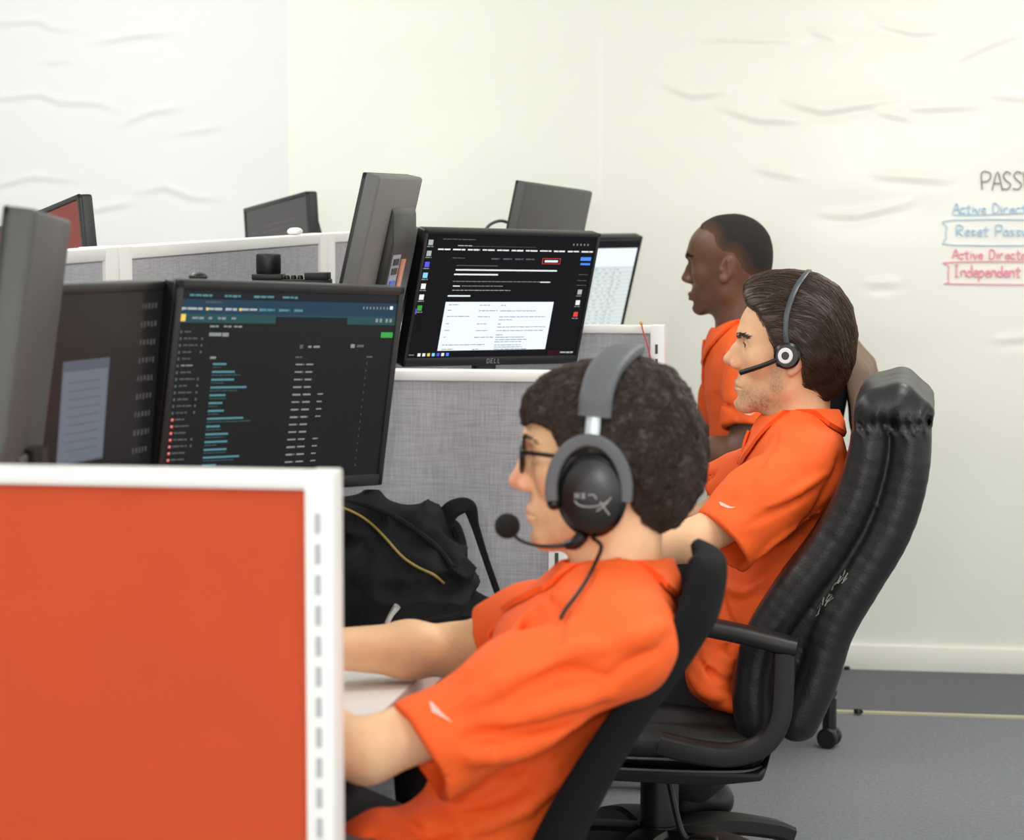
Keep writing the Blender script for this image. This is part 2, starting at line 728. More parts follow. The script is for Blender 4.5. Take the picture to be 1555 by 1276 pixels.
gx = axis_lines(-7, 5, -2.85, 0.5, 0.008, 0.3)
gz = np.unique(np.concatenate([np.arange(0, 0.9, 0.15), np.arange(0.9, 2.0, 0.008), np.arange(2.0, 2.81, 0.1)]).round(4))
X, Z = np.meshgrid(gx, gz, indexing='ij')
fx, fz = X.ravel(), Z.ravel()
h = np.zeros(len(fx))
for ci, c in enumerate(crease_pts()):
    best = np.full(len(fx), 9.0)
    sg = np.zeros(len(fx))
    tt = np.zeros(len(fx))
    n = len(c) - 1
    for i in range(n):
        a, b = c[i], c[i + 1]
        e = b - a
        t = np.clip(((fx - a[0]) * e[0] + (fz - a[1]) * e[1]) / (e @ e), 0, 1)
        d = np.hypot(fx - a[0] - t * e[0], fz - a[1] - t * e[1])
        m = d < best
        best = np.where(m, d, best)
        sg = np.where(m, np.sign((fz - a[1]) * e[0] - (fx - a[0]) * e[1]), sg)
        tt = np.where(m, (i + t) / n, tt)
    amp = 0.8 * (0.0045 if ci in (1, 2, 4, 10, 11, 5, 6, 0, 3, 9) else 0.003) * np.sin(np.pi * np.clip(tt, 0.04, 0.96)) ** 0.6
    s = best * sg
    h += amp * (np.exp(-((s - 0.004) / 0.010) ** 2) - 0.55 * np.exp(-((s + 0.016) / 0.012) ** 2))
h += 0.0012 * vnoise(np.stack([fx * 2, fz * 5, fz * 0], 1), 2.0)
seam = np.exp(-((fx + 0.913) / 0.006) ** 2) * 0.0014
y = WY - h + seam
V = np.stack([fx, y, fz], 1)
nx, nz_ = len(gx), len(gz)
ii = np.arange(nx * nz_).reshape(nx, nz_)
Fq = np.stack([ii[:-1, :-1], ii[1:, :-1], ii[1:, 1:], ii[:-1, 1:]], -1).reshape(-1, 4)
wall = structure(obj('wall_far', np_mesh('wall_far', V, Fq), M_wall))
bm = NB()
box(bm, (-7, WY + 0.012, 0), (5.3, WY + 0.15, 2.8))
structure(obj('wall_backing', bm, M_base, wall))

bm = NB()
box(bm, (-7, WY - 0.014, 0), (5.3, WY + 0.01, 0.074), bev=0.004)
structure(obj('baseboard_far', bm, M_base))
bm = NB()
box(bm, (-7, -2.5, -0.05), (5.3, WY + 0.15, 0))
structure(obj('floor', bm, M_carpet))
bm = NB()
box(bm, (-7, 6.685, 0), (5.3, WY - 0.012, 0.004))
structure(obj('trim_1', bm, M_border))
bm = NB()
box(bm, (-0.32, 6.68, 0), (5.3, 6.70, 0.0055))
structure(obj('trim_2', bm, M_tape))
bm = NB()
box(bm, (-7, -2.5, 2.8), (5.3, WY + 0.15, 2.9))
structure(obj('ceiling', bm, M_ceil))


# handwriting on the wall
def scribble(name, text, u, v, hpx, m, slant=0.0, wid=0.9, r=0.0022, seed=1):
    """marker handwriting drawn as pen strokes just proud of the wall"""
    G = {
        'P': [[(0, 0), (0, 1), (.45, .95), (.5, .7), (.35, .5), (0, .48)]], 'A': [[(0, 0), (.3, 1), (.6, 0)], [(.12, .4), (.48, .4)]],
        'S': [[(.5, .9), (.25, 1), (.05, .8), (.25, .55), (.5, .35), (.35, .05), (0, .08)]], 'W': [[(0, 1), (.18, 0), (.38, .8), (.58, 0), (.8, 1)]],
        'O': [[(.3, 1), (.05, .6), (.2, .05), (.5, .2), (.5, .8), (.3, 1)]], 'R': [[(0, 0), (0, 1), (.45, .9), (.4, .55), (0, .5), (.5, 0)]],
        'D': [[(0, 0), (0, 1), (.4, .85), (.5, .4), (.3, .05), (0, 0)]], 'I': [[(.1, 0), (.4, 0)], [(.25, 0), (.25, 1)], [(.1, 1), (.4, 1)]],
        'c': [[(.4, .5), (.15, .55), (.02, .25), (.2, 0), (.42, .1)]], 't': [[(.2, .9), (.2, .05), (.38, .02)], [(0, .6), (.4, .6)]],
        'i': [[(.1, .55), (.1, 0)], [(.1, .75), (.11, .8)]], 'v': [[(0, .55), (.18, 0), (.38, .55)]], 'e': [[(.02, .28), (.4, .32), (.25, .55), (.03, .3), (.2, 0), (.42, .1)]],
        'r': [[(0, .55), (.02, 0)], [(.02, .35), (.2, .55), (.35, .5)]], 'o': [[(.2, .55), (.02, .28), (.2, 0), (.4, .28), (.2, .55)]],
        'y': [[(0, .55), (.18, .05)], [(.38, .55), (.05, -.4)]], 's': [[(.35, .5), (.1, .5), (.15, .3), (.35, .15), (.05, .02)]],
        'a': [[(.36, .5), (.1, .5), (.03, .15), (.25, .05), (.36, .5), (.4, 0)]], 'w': [[(0, .55), (.12, 0), (.25, .45), (.38, 0), (.5, .55)]],
        'd': [[(.36, .4), (.1, .5), (.03, .15), (.25, .02), (.38, .3), (.38, 1), (.4, 0)]], 'n': [[(0, .55), (.02, 0)], [(.02, .35), (.2, .55), (.36, .4), (.38, 0)]],
        'p': [[(0, .55), (0, -.4)], [(0, .45), (.25, .55), (.38, .28), (.2, 0), (0, .1)]], ' ': [],
    }
    rs = random.Random(seed)
    o = atY(u, v, WY - 0.004)
    H = hpx / 535.0
    bm = NB()
    x = 0.0
    for ch in text:
        for st in G.get(ch, []):
            pts = [(o[0] + (x + px + slant * pz + rs.uniform(-.03, .03)) * H * wid, WY - 0.0035, o[2] + (pz + rs.uniform(-.03, .03)) * H) for px, pz in st]
            tube(bm, pts, r, sides=5, smooth=3)
        x += 0.62 if ch.isupper() else (0.3 if ch == 'i' else 0.5)
    return obj(name, bm, m, wall)


def ink(n, c):
    return mat(n, c, 0.6)


INK_K, INK_B, INK_R = ink('black_marker', srgb(132, 134, 122)), ink('blue_marker', srgb(190, 220, 240)), ink('red_marker', srgb(250, 168, 186))
scribble('handwriting', 'PASSWORD', 1491, 289, 27, INK_K, r=0.0018, seed=2)
scribble('handwriting', 'Active Directory', 1447, 324, 15, INK_B, wid=1.15, seed=3)
scribble('handwriting', 'Reset Passwords', 1453, 358, 16, INK_B, wid=1.15, seed=4)
scribble('handwriting', 'Active Directory', 1446, 393, 14, INK_R, wid=1.15, seed=5)
scribble('handwriting', 'Independent PWs', 1448, 420, 17, INK_R, wid=1.05, seed=6)
for pts, m in (([(1640, 334), (1447, 334), (1438, 345), (1437, 362), (1448, 372), (1640, 372)], INK_B), ([(1640, 397), (1448, 398), (1441, 405), (1441, 428), (1450, 431), (1640, 433)], INK_R),
               ([(1447, 326), (1500, 326), (1565, 323)], INK_B)):
    bm = NB()
    tube(bm, [atY(a, b, WY - 0.0035) for a, b in pts], 0.0017, sides=5, smooth=3)
    obj('handwriting', bm, m, wall)

# specks on the carpet
for k, (u, v, r) in enumerate(((1303, 1084, 0.011), (1286, 1017, 0.008))):
    bm = NB()
    p = atZ(u, v, 0.004)
    rs = random.Random(k)
    bmesh.ops.create_icosphere(bm, subdivisions=2, radius=r)
    for q in bm.verts:
        q.co = Vector((q.co.x * 1.2 + p[0], min(q.co.y, 9) + p[1], q.co.z * 0.7 + p[2] + r * 0.6)) + Vector((rs.uniform(-1, 1), rs.uniform(-1, 1), rs.uniform(-.4, .4))) * r * 0.2
    tag(obj('dark_scrap', bm, M_black), ['small black scrap lying on the pale floor line', 'tiny black scrap lying against the white baseboard'][k], 'scrap')

# ------------------------------------------------------------------ partitions
SPX = -1.375


def partition(label, y0, x_right, fab, group='white framed partitions across the desks'):
    """a screen across the row: white frame, fabric panels on both faces, slotted end posts"""
    t = thing('partition', label, 'partition', (x_right, y0, 0), group)
    T, top, x0 = 0.05, 1.06, SPX + 0.026
    bm = NB()
    box(bm, (x0, y0 + 0.006, 0.06), (x_right - 0.028, y0 + T - 0.006, top - 0.014))
    obj('fabric_panel', bm, fab, t)
    bm = NB()
    box(bm, (x0, y0, top - 0.018), (x_right - 0.005, y0 + T, top), bev=0.004)
    obj('top_rail', bm, M_whitemetal, t)
    bm = NB()
    box(bm, (x0, y0, 0.04), (x_right - 0.005, y0 + T, 0.075), bev=0.004)
    obj('bottom_rail', bm, M_whitemetal, t)
    bm = NB()
    box(bm, (x_right - 0.030, y0 - 0.001, 0.0), (x_right, y0 + T + 0.001, top + 0.001), bev=0.003)
    p = obj('end_post', bm, M_whitemetal, t)
    bm = NB()
    for k in range(28):
        z = 0.12 + k * 0.0325
        box(bm, (x_right - 0.0185, y0 - 0.0022, z), (x_right - 0.0125, y0 - 0.0005, z + 0.021))
    obj('slots', bm, M_slotdark if y0 > 3 else M_slot, p)
    return t


partition('orange fabric partition with white frame nearest the camera', 2.605, -0.61, M_orange_fab)
partition('grey fabric partition between the backpack and the screen showing a white table', 4.19, -0.584, M_grey_fab)
far_part = partition('grey fabric partition with a red cord hanging over it, farthest from the camera', 5.71, -0.577, M_grey_fab)


def spine(label, y0, y1):
    t = thing('spine_partition', label, 'partition', (SPX, y0, 0), 'grey spine partitions behind the desks')
    T, top = 0.05, 1.263
    bm = NB()
    box(bm, (SPX - T / 2 + .006, y0 + .03, 0.06), (SPX + T / 2 - .006, y1 - .03, top - 0.02))
    obj('fabric_panel', bm, M_grey_fab, t)
    bm = NB()
    box(bm, (SPX - T / 2, y0 + .004, top - 0.022), (SPX + T / 2, y1 - .004, top), bev=0.004)
    obj('top_rail', bm, M_whitemetal, t)
    bm = NB()
    box(bm, (SPX - T / 2, y0 + .004, 0.03), (SPX + T / 2, y1 - .004, 0.075), bev=0.004)
    obj('bottom_rail', bm, M_whitemetal, t)
    for a, b in ((y0, y0 + 0.07), (y1 - 0.07, y1)):
        bm = NB()
        box(bm, (SPX - T / 2 - .001, a, 0.0), (SPX + T / 2 + .001, b, top + .001), bev=0.004)
        obj('post', bm, M_whitemetal, t)


spine('grey spine partition behind the near left monitors', 2.61, 4.195)
spine('grey spine partition with a small white scrap on its white top rail', 4.20, 5.735)
spine('grey spine partition behind the farthest monitors, near the far wall', 5.74, 7.20)

# ------------------------------------------------------------------ desks
for k, (a, b) in enumerate(((2.66, 4.185), (4.245, 5.705), (5.765, 7.18))):
    t = thing('desk', ['white desk with a black backpack on it, behind the orange partition', 'white desk in front of the man with the black office chair',
                       'white desk beside the far wall, in front of the upright man'][k], 'desk', (-1.0, (a + b) / 2, 0), 'white desks along the spine')
    bm = NB()
    box(bm, (SPX + .028, a, 0.627), (-0.718, b, 0.655), bev=0.002)
    obj('desktop', bm, M_desktop, t)
    bm = NB()
    box(bm, (-0.7182, a, 0.624), (-0.715, b, 0.6545))
    obj('edge_band', bm, M_deskedge, t)
    bm = NB()
    box(bm, (SPX + .05, a + .05, 0.32), (SPX + .07, b - .05, 0.627))
    obj('modesty_panel', bm, M_dark, t)
    for yy in (a + 0.02, b - 0.06):
        bm = NB()
        box(bm, (-1.3, yy, 0.0), (-0.80, yy + 0.04, 0.03), bev=.004)
        box(bm, (-1.06, yy, 0.03), (-0.98, yy + 0.04, 0.627), bev=.004)
        obj('leg', bm, M_dark, t)

# ------------------------------------------------------------------ monitors
SCR = {}


def scr_mat(name, c, s=1.0):
    if name not in SCR:
        SCR[name] = mat('screen_' + name, (0.004, 0.004, 0.004, 1), 0.28, emit=c, estr=s, spec=0.18)
    return SCR[name]


PAL = dict(bg=(20, 21, 21), black=(9, 7, 12), navy=(24, 54, 74), teal=(30, 70, 72), dark=(17, 22, 28), link=(78, 128, 136), link2=(52, 78, 82), text=(128, 133, 133), dim=(82, 86, 88),
           bright=(222, 226, 226), white=(226, 236, 242), ink=(120, 128, 136), green=(58, 150, 68), red=(216, 66, 56), blue=(74, 132, 236), violet=(84, 84, 220), cyan=(130, 200, 236), amber=(226, 190, 90),
           slate=(92, 100, 110), slate2=(72, 80, 92), pale=(206, 216, 214), palegrey=(160, 170, 170), wine=(40, 8, 22), orange=(118, 38, 22), grey=(66, 64, 64), greyl=(98, 90, 88))


def words(rects, u, v, w, hh, c, rs, gap=0.004, lo=0.012, hi=0.035):
    x = u
    while x < u + w:
        l = min(rs.uniform(lo, hi), u + w - x)
        rects.append((x, v, x + l, v + hh * rs.uniform(0.8, 1.0), c))
        x += l + gap


def monitor(label, pos, yaw, tilt, roll, w, h, content, bg='bg', thick=0.028, back=None, bez=(0.012, 0.013, 0.022), logo=False, foot=True, desk_z=0.655, ports=False, foot_dx=0.0,
            group='computer monitors on the desks', wedge=True, plain=False):
    Rm = Matrix.Rotation(yaw, 4, 'Z') @ Matrix.Rotation(tilt, 4, 'X') @ Matrix.Rotation(roll, 4, 'Y')
    M = Matrix.Translation(Vector(pos)) @ Rm
    t = thing('monitor', label, 'monitor', group=group, mat=M)
    bs, bt, bb = bez
    bm = NB()
    box(bm, (-w / 2, 0.0, -h / 2), (w / 2, thick, h / 2), M, bev=0.006, seg=3)
    hs = obj('housing', bm, back or M_bezel, t)
    # bezel frame round the glass
    bm = NB()
    y0, y1 = -0.004, 0.004
    box(bm, (-w / 2, y0, h / 2 - bt), (w / 2, y1, h / 2), M, bev=0.003)
    box(bm, (-w / 2, y0, -h / 2), (w / 2, y1, -h / 2 + bb), M, bev=0.003)
    box(bm, (-w / 2, y0, -h / 2), (-w / 2 + bs, y1, h / 2), M, bev=0.003)
    box(bm, (w / 2 - bs, y0, -h / 2), (w / 2, y1, h / 2), M, bev=0.003)
    bz = obj('bezel', bm, M_bezel, t)
    if logo:
        G = {'D': [[(0, 0), (0, 1), (.5, .95), (.65, .5), (.5, .05), (0, 0)]], 'E': [[(.55, 0), (0, 0), (0, 1), (.55, 1)], [(0, .5), (.45, .5)]], 'L': [[(0, 1), (0, 0), (.5, 0)]]}
        bm = NB()
        x = -0.019
        for ch in 'DELL':
            for st in G[ch]:
                tube(bm, [M @ Vector((x + a * 0.0105, -0.0046, -h / 2 + 0.006 + b * 0.0095)) for a, b in st], 0.0009, sides=4, smooth=0)
            x += 0.0105
        obj('badge', bm, mat('badge_silver', srgb(150, 150, 150), 0.4), bz)
    mats, ids = [scr_mat(bg, srgb(*PAL[bg]))], {bg: 0}
    bm = NB()
    sw, sh = w - 2 * bs, h - bt - bb
    sx, sz = -w / 2 + bs, h / 2 - bt
    quad(bm, [(sx, -0.001, sz - sh), (sx + sw, -0.001, sz - sh), (sx + sw, -0.001, sz), (sx, -0.001, sz)], M, 0)
    for k, (u0, v0, u1, v1, c) in enumerate(content):
        if c not in ids:
            ids[c] = len(mats)
            mats.append(scr_mat(c, srgb(*PAL[c])))
        yy = -0.0012 - 0.0016 * k / max(len(content), 1)
        quad(bm, [(sx + u0 * sw, yy, sz - v1 * sh), (sx + u1 * sw, yy, sz - v1 * sh), (sx + u1 * sw, yy, sz - v0 * sh), (sx + u0 * sw, yy, sz - v0 * sh)], M, ids[c])
    obj('screen', bm, mats, t)
    # raised back and stand
    bm = NB()
    if ports:
        prism(bm, [(thick - 0.002, h * 0.30), (thick + 0.006, h * 0.26), (thick + 0.018, h * 0.06), (thick + 0.019, -h * 0.40), (thick - 0.002, -h * 0.44)], -w * 0.44, w * 0.10,
              M @ basis((0, 0, 0), (0, 1, 0), (1, 0, 0), (0, 0, 1)), bev=0.004)
    elif wedge:
        prism(bm, [(thick - 0.002, h * 0.42), (thick + 0.012, h * 0.36), (thick + 0.03, h * 0.05), (thick + 0.034, -h * 0.36), (thick - 0.002, -h * 0.42)], -w * 0.40, w * 0.40,
              M @ basis((0, 0, 0), (0, 1, 0), (1, 0, 0), (0, 0, 1)), bev=0.006)
    else:
        box(bm, (-w * 0.25, thick - 0.002, -h * 0.47), (w * 0.25, thick + (0.006 if plain else 0.018), -h * (0.36 if plain else 0.12)), M, bev=0.005)
    rb = obj('rear_cover', bm, M_bezel if ports else (back or M_bezel), t)
    if ports:
        bm = NB()
        mats2 = [mat('port_plate', srgb(150, 160, 172), 0.4), M_black, mat('port_blue', srgb(60, 96, 210), 0.4), mat('port_copper', srgb(205, 140, 110), 0.35)]
        a = thick + 0.034
        zz = -h * 0.22
        a = thick + 0.019
        box(bm, (-0.045, a - 0.004, zz - 0.04), (0.030, a + 0.0015, zz + 0.055), M, mi=0)
        for k in range(2):
            box(bm, (-0.030, a, zz + 0.018 + k * 0.018), (0.024, a + 0.003, zz + 0.030 + k * 0.018), M, mi=1)
        box(bm, (-0.026, a, zz - 0.020), (0.022, a + 0.004, zz + 0.006), M, mi=2)
        box(bm, (-0.105, a - 0.004, zz - 0.04), (-0.070, a + 0.0025, zz + 0.045), M, mi=3)
        obj('port_panel', bm, mats2, rb)
    if foot:
        b = M @ Vector((foot_dx, thick + 0.012, -h * 0.34))
        d = Vector((math.sin(yaw), -math.cos(yaw), 0))
        bp = Vector((b.x, b.y, desk_z))
        bm = NB()
        tube(bm, [b, b * 0.5 + bp * 0.5, bp + Vector((0, 0, 0.012))], 1.0, sides=12, smooth=4, flat=(0.012, 0.030), up=(d.x, d.y, 0.05))
        obj('stand_neck', bm, M_black, t)
        bm = NB()
        box(bm, (-0.11, -0.13, 0.0), (0.11, 0.05, 0.012), Matrix.Translation(bp) @ Matrix.Rotation(yaw, 4, 'Z'), bev=0.005)
        obj('stand_base', bm, M_black, t)
    return t


rs = random.Random(7)
# near right screen: a dark list page
c = []
c += [(0, 0, 1, 0.045, 'dark'), (0, 0.045, 1, 0.085, 'navy'), (0, 0.085, 1, 0.165, 'teal'), (0, 0.06, 1, 0.12, 'navy'), (0.42, 0.128, 0.76, 0.165, 'dark')]
for u, l in ((0.03, 0.10), (0.18, 0.07), (0.31, 0.09), (0.44, 0.07)):
    words(c, u, 0.02, l, 0.012, 'link', rs)
words(c, 0.10, 0.055, 0.07, 0.008, 'dim', rs)
for u, l, k in ((0.0, 0.09, 'palegrey'), (0.105, 0.07, 'amber'), (0.19, 0.05, 'palegrey'), (0.25, 0.08, 'amber'), (0.34, 0.07, 'link'), (0.43, 0.05, 'link'), (0.50, 0.04, 'link')):
    words(c, u, 0.088, l, 0.012, 'palegrey' if k != 'link' else 'link', rs, lo=0.02, hi=0.05)
    c.append((u, 0.087, u + 0.010, 0.101, k))
c.append((0.0, 0.122, 0.022, 0.158, 'amber'))
for u, l in ((0.05, 0.05), (0.12, 0.015), (0.16, 0.035), (0.22, 0.02)):
    words(c, u, 0.135, l, 0.012, 'text', rs)
for k in range(8):
    c.append((0.83 + k * 0.017, 0.065, 0.836 + k * 0.017, 0.078, 'text'))
c.append((0.965, 0.06, 0.98, 0.078, 'bright'))
for u in (0.90, 0.92, 0.95, 0.97):
    c.append((u, 0.13, u + 0.012, 0.15, 'text'))
for u, l in ((0.13, 0.04), (0.19, 0.035), (0.235, 0.035)):
    words(c, u, 0.178, l, 0.010, 'text', rs)
words(c, 0.13, 0.215, 0.085, 0.020, 'text', rs, lo=.05, hi=.09)
c.append((0.935, 0.205, 0.995, 0.235, 'green'))
c += [(0.14, 0.272, 0.545, 0.298, 'dark'), (0.545, 0.276, 0.56, 0.296, 'dim'), (0.585, 0.281, 0.6, 0.292, 'text'), (0.61, 0.281, 0.64, 0.292, 'text'), (0.79, 0.272, 0.81, 0.292, 'text'), (0.82, 0.275, 0.855, 0.289, 'dim')]
words(c, 0.145, 0.338, 0.025, 0.012, 'text', rs)
words(c, 0.53, 0.338, 0.03, 0.010, 'dim', rs)
words(c, 0.875, 0.338, 0.03, 0.010, 'dim', rs)
for k in range(15):
    v = 0.372 + k * 0.0405
    l = rs.choice([0.07, 0.06, 0.12, 0.16, 0.1, 0.13])
    c.append((0.16, v, 0.16 + l, v + 0.010, 'link'))
    words(c, 0.16, v + 0.019, l * rs.uniform(0.5, 1.3), 0.006, 'link2', rs, gap=0.003)
    words(c, 0.535, v + 0.006, 0.04, 0.009, 'text', rs, lo=0.03, hi=0.04)
    words(c, 0.585, v + 0.006, 0.036, 0.009, 'text', rs, lo=0.03, hi=0.04)
    if k in (4, 5, 6, 7, 10, 11, 12, 13):
        words(c, 0.655, v + 0.006, 0.026, 0.007, 'text', rs, lo=0.02, hi=0.03)
    c.append((0.878, v, 0.881, v + 0.012, 'dim'))
for k in range(23):
    v = 0.205 + k * 0.0345
    red = k in (13, 14, 15, 16, 17, 18, 19, 20)
    c.append((0.004, v, 0.016 if red else 0.012, v + 0.014, 'red' if red else 'dim'))
    if red:
        c.append((0.007, v + 0.003, 0.013, v + 0.010, 'palegrey'))
    words(c, 0.022, v + 0.002, rs.uniform(0.03, 0.065), 0.008, 'text' if k == 5 else 'dim', rs)
    if rs.random() < 0.6:
        c.append((0.096, v, 0.104, v + 0.012, 'dim'))
NEAR_LIST = c
monitor('large black monitor showing a dark list page, above the black backpack', (-0.963, 3.80, 1.057), math.radians(62.3), math.radians(6.7), math.radians(2.8), 0.519, 0.322, NEAR_LIST, 'bg',
        bez=(0.014, 0.014, 0.02))

# near left screen: dark desktop with a pale window
c = [(0.25, 0.31, 0.60, 0.80, 'slate2'), (0.26, 0.36, 0.59, 0.79, 'slate')]
for k in range(10):
    v = 0.06 + k * 0.09
    words(c, 0.83, v, 0.13, 0.03, 'grey', rs, lo=0.012, hi=0.02, gap=0.012)
for k in range(9):
    words(c, 0.30, 0.41 + k * 0.04, 0.24, 0.006, 'slate2', rs)
monitor('dark monitor with a pale document window, sharing its edge with the list page screen', (-1.122, 3.365, 1.071), math.radians(84), math.radians(4.9), math.radians(1.0), 0.46, 0.322, c, 'bg', bez=(0.014, 0.014, 0.02))

# screen seen from behind at the left edge
monitor('grey backed monitor seen edge on at the left edge of the photo', (-1.074, 2.915, 1.168), math.radians(-75.9), math.radians(-7.9), math.radians(-2), 0.47, 0.33, [], 'bg', back=M_greyback, thick=0.034, wedge=False, plain=True)

# middle right screen: web page with a white table
c = [(0, 0, 1, 0.05, 'black')]
words(c, 0.09, 0.035, 0.19, 0.008, 'dim', rs)
words(c, 0.18, 0.085, 0.08, 0.008, 'palegrey', rs)
words(c, 0.26, 0.09, 0.38, 0.004, 'dim', rs)
for k in range(11):
    words(c, 0.07 + k * 0.085, 0.115, 0.07, 0.012, 'bright', rs, lo=0.02, hi=0.05)
for k in range(5):
    c.append((0.86 + k * 0.022, 0.055, 0.868 + k * 0.022, 0.07, 'text'))
words(c, 0.16, 0.185, 0.07, 0.008, 'dim', rs)
for u in (0.385, 0.455, 0.525, 0.59):
    words(c, u, 0.185, 0.05, 0.013, 'dim', rs, lo=.03, hi=.05)
c += [(0.69, 0.18, 0.80, 0.228, 'red'), (0.693, 0.184, 0.797, 0.224, 'black'), (0.705, 0.196, 0.785, 0.214, 'bright')]
c += [(0.19, 0.245, 0.43, 0.252, 'dim'), (0.19, 0.278, 0.79, 0.290, 'bright'), (0.185, 0.315, 0.44, 0.327, 'bright')]
words(c, 0.185, 0.375, 0.58, 0.006, 'text', rs)
c += [(0.19, 0.412, 0.23, 0.420, 'bright'), (0.70, 0.376, 0.76, 0.384, 'bright')]
words(c, 0.24, 0.412, 0.24, 0.006, 'text', rs)
words(c, 0.19, 0.447, 0.34, 0.006, 'palegrey', rs)
c.append((0.17, 0.49, 0.30, 0.502, 'bright'))
c.append((0.165, 0.545, 0.805, 1.0 - 0.055, 'white'))
trows = [(0.565, 0.06, 0.06, 0.03), (0.61, 0.02, 0.11, 0.22), (0.66, 0.13, 0.07, 0.28), (0.685, 0, 0, 0.08), (0.72, 0.02, 0.06, 0.02), (0.745, 0, 0, 0.29), (0.775, 0.03, 0.07, 0.28), (0.81, 0, 0, 0.04), (0.83, 0.02, 0.11, 0.17), (0.85, 0, 0, 0.19),
         (0.868, 0, 0, 0.16), (0.895, 0.25, 0.0, 0.16), (0.912, 0, 0, 0.17), (0.93, 0.07, 0.04, 0.2)]
for v, a, b, d in trows:
    if a:
        words(c, 0.185, v, a, 0.007, 'ink', rs)
    if b:
        words(c, 0.365, v + 0.004, b, 0.007, 'ink', rs)
    if d:
        words(c, 0.49, v + 0.006, d, 0.007, 'ink', rs)
for k, cc in enumerate(('palegrey', 'palegrey', 'violet', 'cyan', 'bright', 'bright', 'green')):
    v = 0.045 + k * 0.088
    c.append((0.008, v, 0.034, v + 0.042, cc))
    words(c, 0.004, v + 0.05, 0.035, 0.009, 'text', rs)
c += [(-0.0, 0.60, 0.006, 0.645, 'violet'), (0.92, 0.165, 0.985, 0.195, 'blue'), (0.925, 0.215, 0.985, 0.232, 'blue')]
for v in (0.31, 0.36, 0.40):
    words(c, 0.925, v, 0.06, 0.006, 'dim', rs)
for v, cc in ((0.44, 'palegrey'), (0.53, 'bright'), (0.63, 'red')):
    c.append((0.94, v, 0.966, v + 0.04, cc))
    words(c, 0.935, v + 0.05, 0.035, 0.008, 'text', rs)
for k, cc in enumerate(('bright', 'bright', 'amber', 'cyan', 'violet', 'bright', 'blue')):
    c.append((0.055 + k * 0.027, 0.963, 0.071 + k * 0.027, 0.988, cc))
words(c, 0.005, 0.972, 0.03, 0.008, 'text', rs)
words(c, 0.90, 0.968, 0.08, 0.014, 'palegrey', rs)
c.append((0.82, 0.955, 0.9, 1.0, 'wine'))
monitor('black monitor showing a black web page with a white table', (-0.902, 5.483, 1.128), math.radians(49.9), math.radians(13.6), math.radians(1.6), 0.50, 0.30, c, 'black', bez=(0.009, 0.010, 0.020), logo=True)
# its left neighbour, mostly hidden
monitor('dark monitor mostly hidden behind the grey backed monitor with ports', (-1.092, 5.165, 1.136), math.radians(92), math.radians(12.4), 0, 0.46, 0.30, [(0.94, 0.75, 0.985, 0.80, 'violet'), (0.95, 0.66, 0.985, 0.70, 'amber')], 'bg',
        bez=(0.012, 0.013, 0.02))
monitor('grey backed monitor with lit ports on its back, standing in the middle', (-1.022, 4.70, 1.256), math.radians(-88.5), math.radians(-12.8), 0, 0.447, 0.277, [], 'bg', back=M_paleback, ports=True, thick=0.030)
# far bay
monitor('grey backed monitor leaning over the table screen, with a thin cable at its left', (-0.953, 6.35, 1.229), math.radians(-102.6), math.radians(-11.3), math.radians(-2.7), 0.48, 0.30, [], 'bg', back=M_greyback, thick=0.026, wedge=False)
c = [(0.0, 0.09, 1, 1, 'pale'), (0, 0.0, 1, 0.09, 'bg'), (0, 0.09, 1, 0.30, 'white')]
for k in range(15):
    c.append((0, 0.32 + k * 0.045, 1, 0.324 + k * 0.045, 'palegrey'))
    words(c, 0.5, 0.335 + k * 0.045, 0.42, 0.012, 'palegrey', rs, gap=0.03)
for u in (0.3, 0.5, 0.7, 0.85):
    c.append((u, 0.3, u + 0.004, 1, 'palegrey'))
monitor('black framed monitor showing a pale spreadsheet, beside the far wall', (-0.963, 6.9, 1.107), math.radians(45.5), math.radians(18.8), 0, 0.46, 0.28, c, 'pale', bez=(0.010, 0.012, 0.02))


def corner_pos(u, v, X, yaw, tilt, roll, w, h):
    """centre of a monitor whose upper right corner stands at pixel (u, v) at world X"""
    Rm = (Matrix.Rotation(yaw, 4, 'Z') @ Matrix.Rotation(tilt, 4, 'X') @ Matrix.Rotation(roll, 4, 'Y'))
    return Vector(atX(u, v, X)) - Rm @ Vector((w / 2, 0, h / 2))


a = (math.radians(-44), 0.0, -0.19)
monitor('monitor with a rust red screen behind the spine partition', corner_pos(121, 294, -1.72, *a, 0.46, 0.28), *a, 0.46, 0.28, [], 'orange', thick=0.03, desk_z=0.655, bez=(0.010, 0.012, 0.02))
a = (math.radians(-50), 0.0, -0.12)
c = []
for k in range(7):
    words(c, 0.30, 0.22 + k * 0.07, 0.5, 0.014, 'greyl', rs, gap=0.02)
monitor('small dark grey monitor tilted behind the spine partition', corner_pos(467, 290, -1.62, *a, 0.40, 0.26), *a, 0.40, 0.26, c, 'grey', thick=0.03, bez=(0.012, 0.012, 0.02))

# white desk of the opposite row carrying those two monitors
t = thing('desk', 'white desk on the far side of the spine, under the rust red screen', 'desk', (-1.85, 5.2, 0), 'white desks along the spine')
bm = NB()
box(bm, (-2.15, 4.25, 0.627), (SPX - .028, 7.18, 0.655), bev=0.002)
obj('desktop', bm, M_desktop, t)
for yy in (4.3, 7.1):
    bm = NB()
    box(bm, (-2.1, yy, 0.0), (-1.5, yy + 0.04, 0.03), bev=.004)
    box(bm, (-1.85, yy, 0.03), (-1.77, yy + 0.04, 0.627), bev=.004)
    obj('leg', bm, M_dark, t)

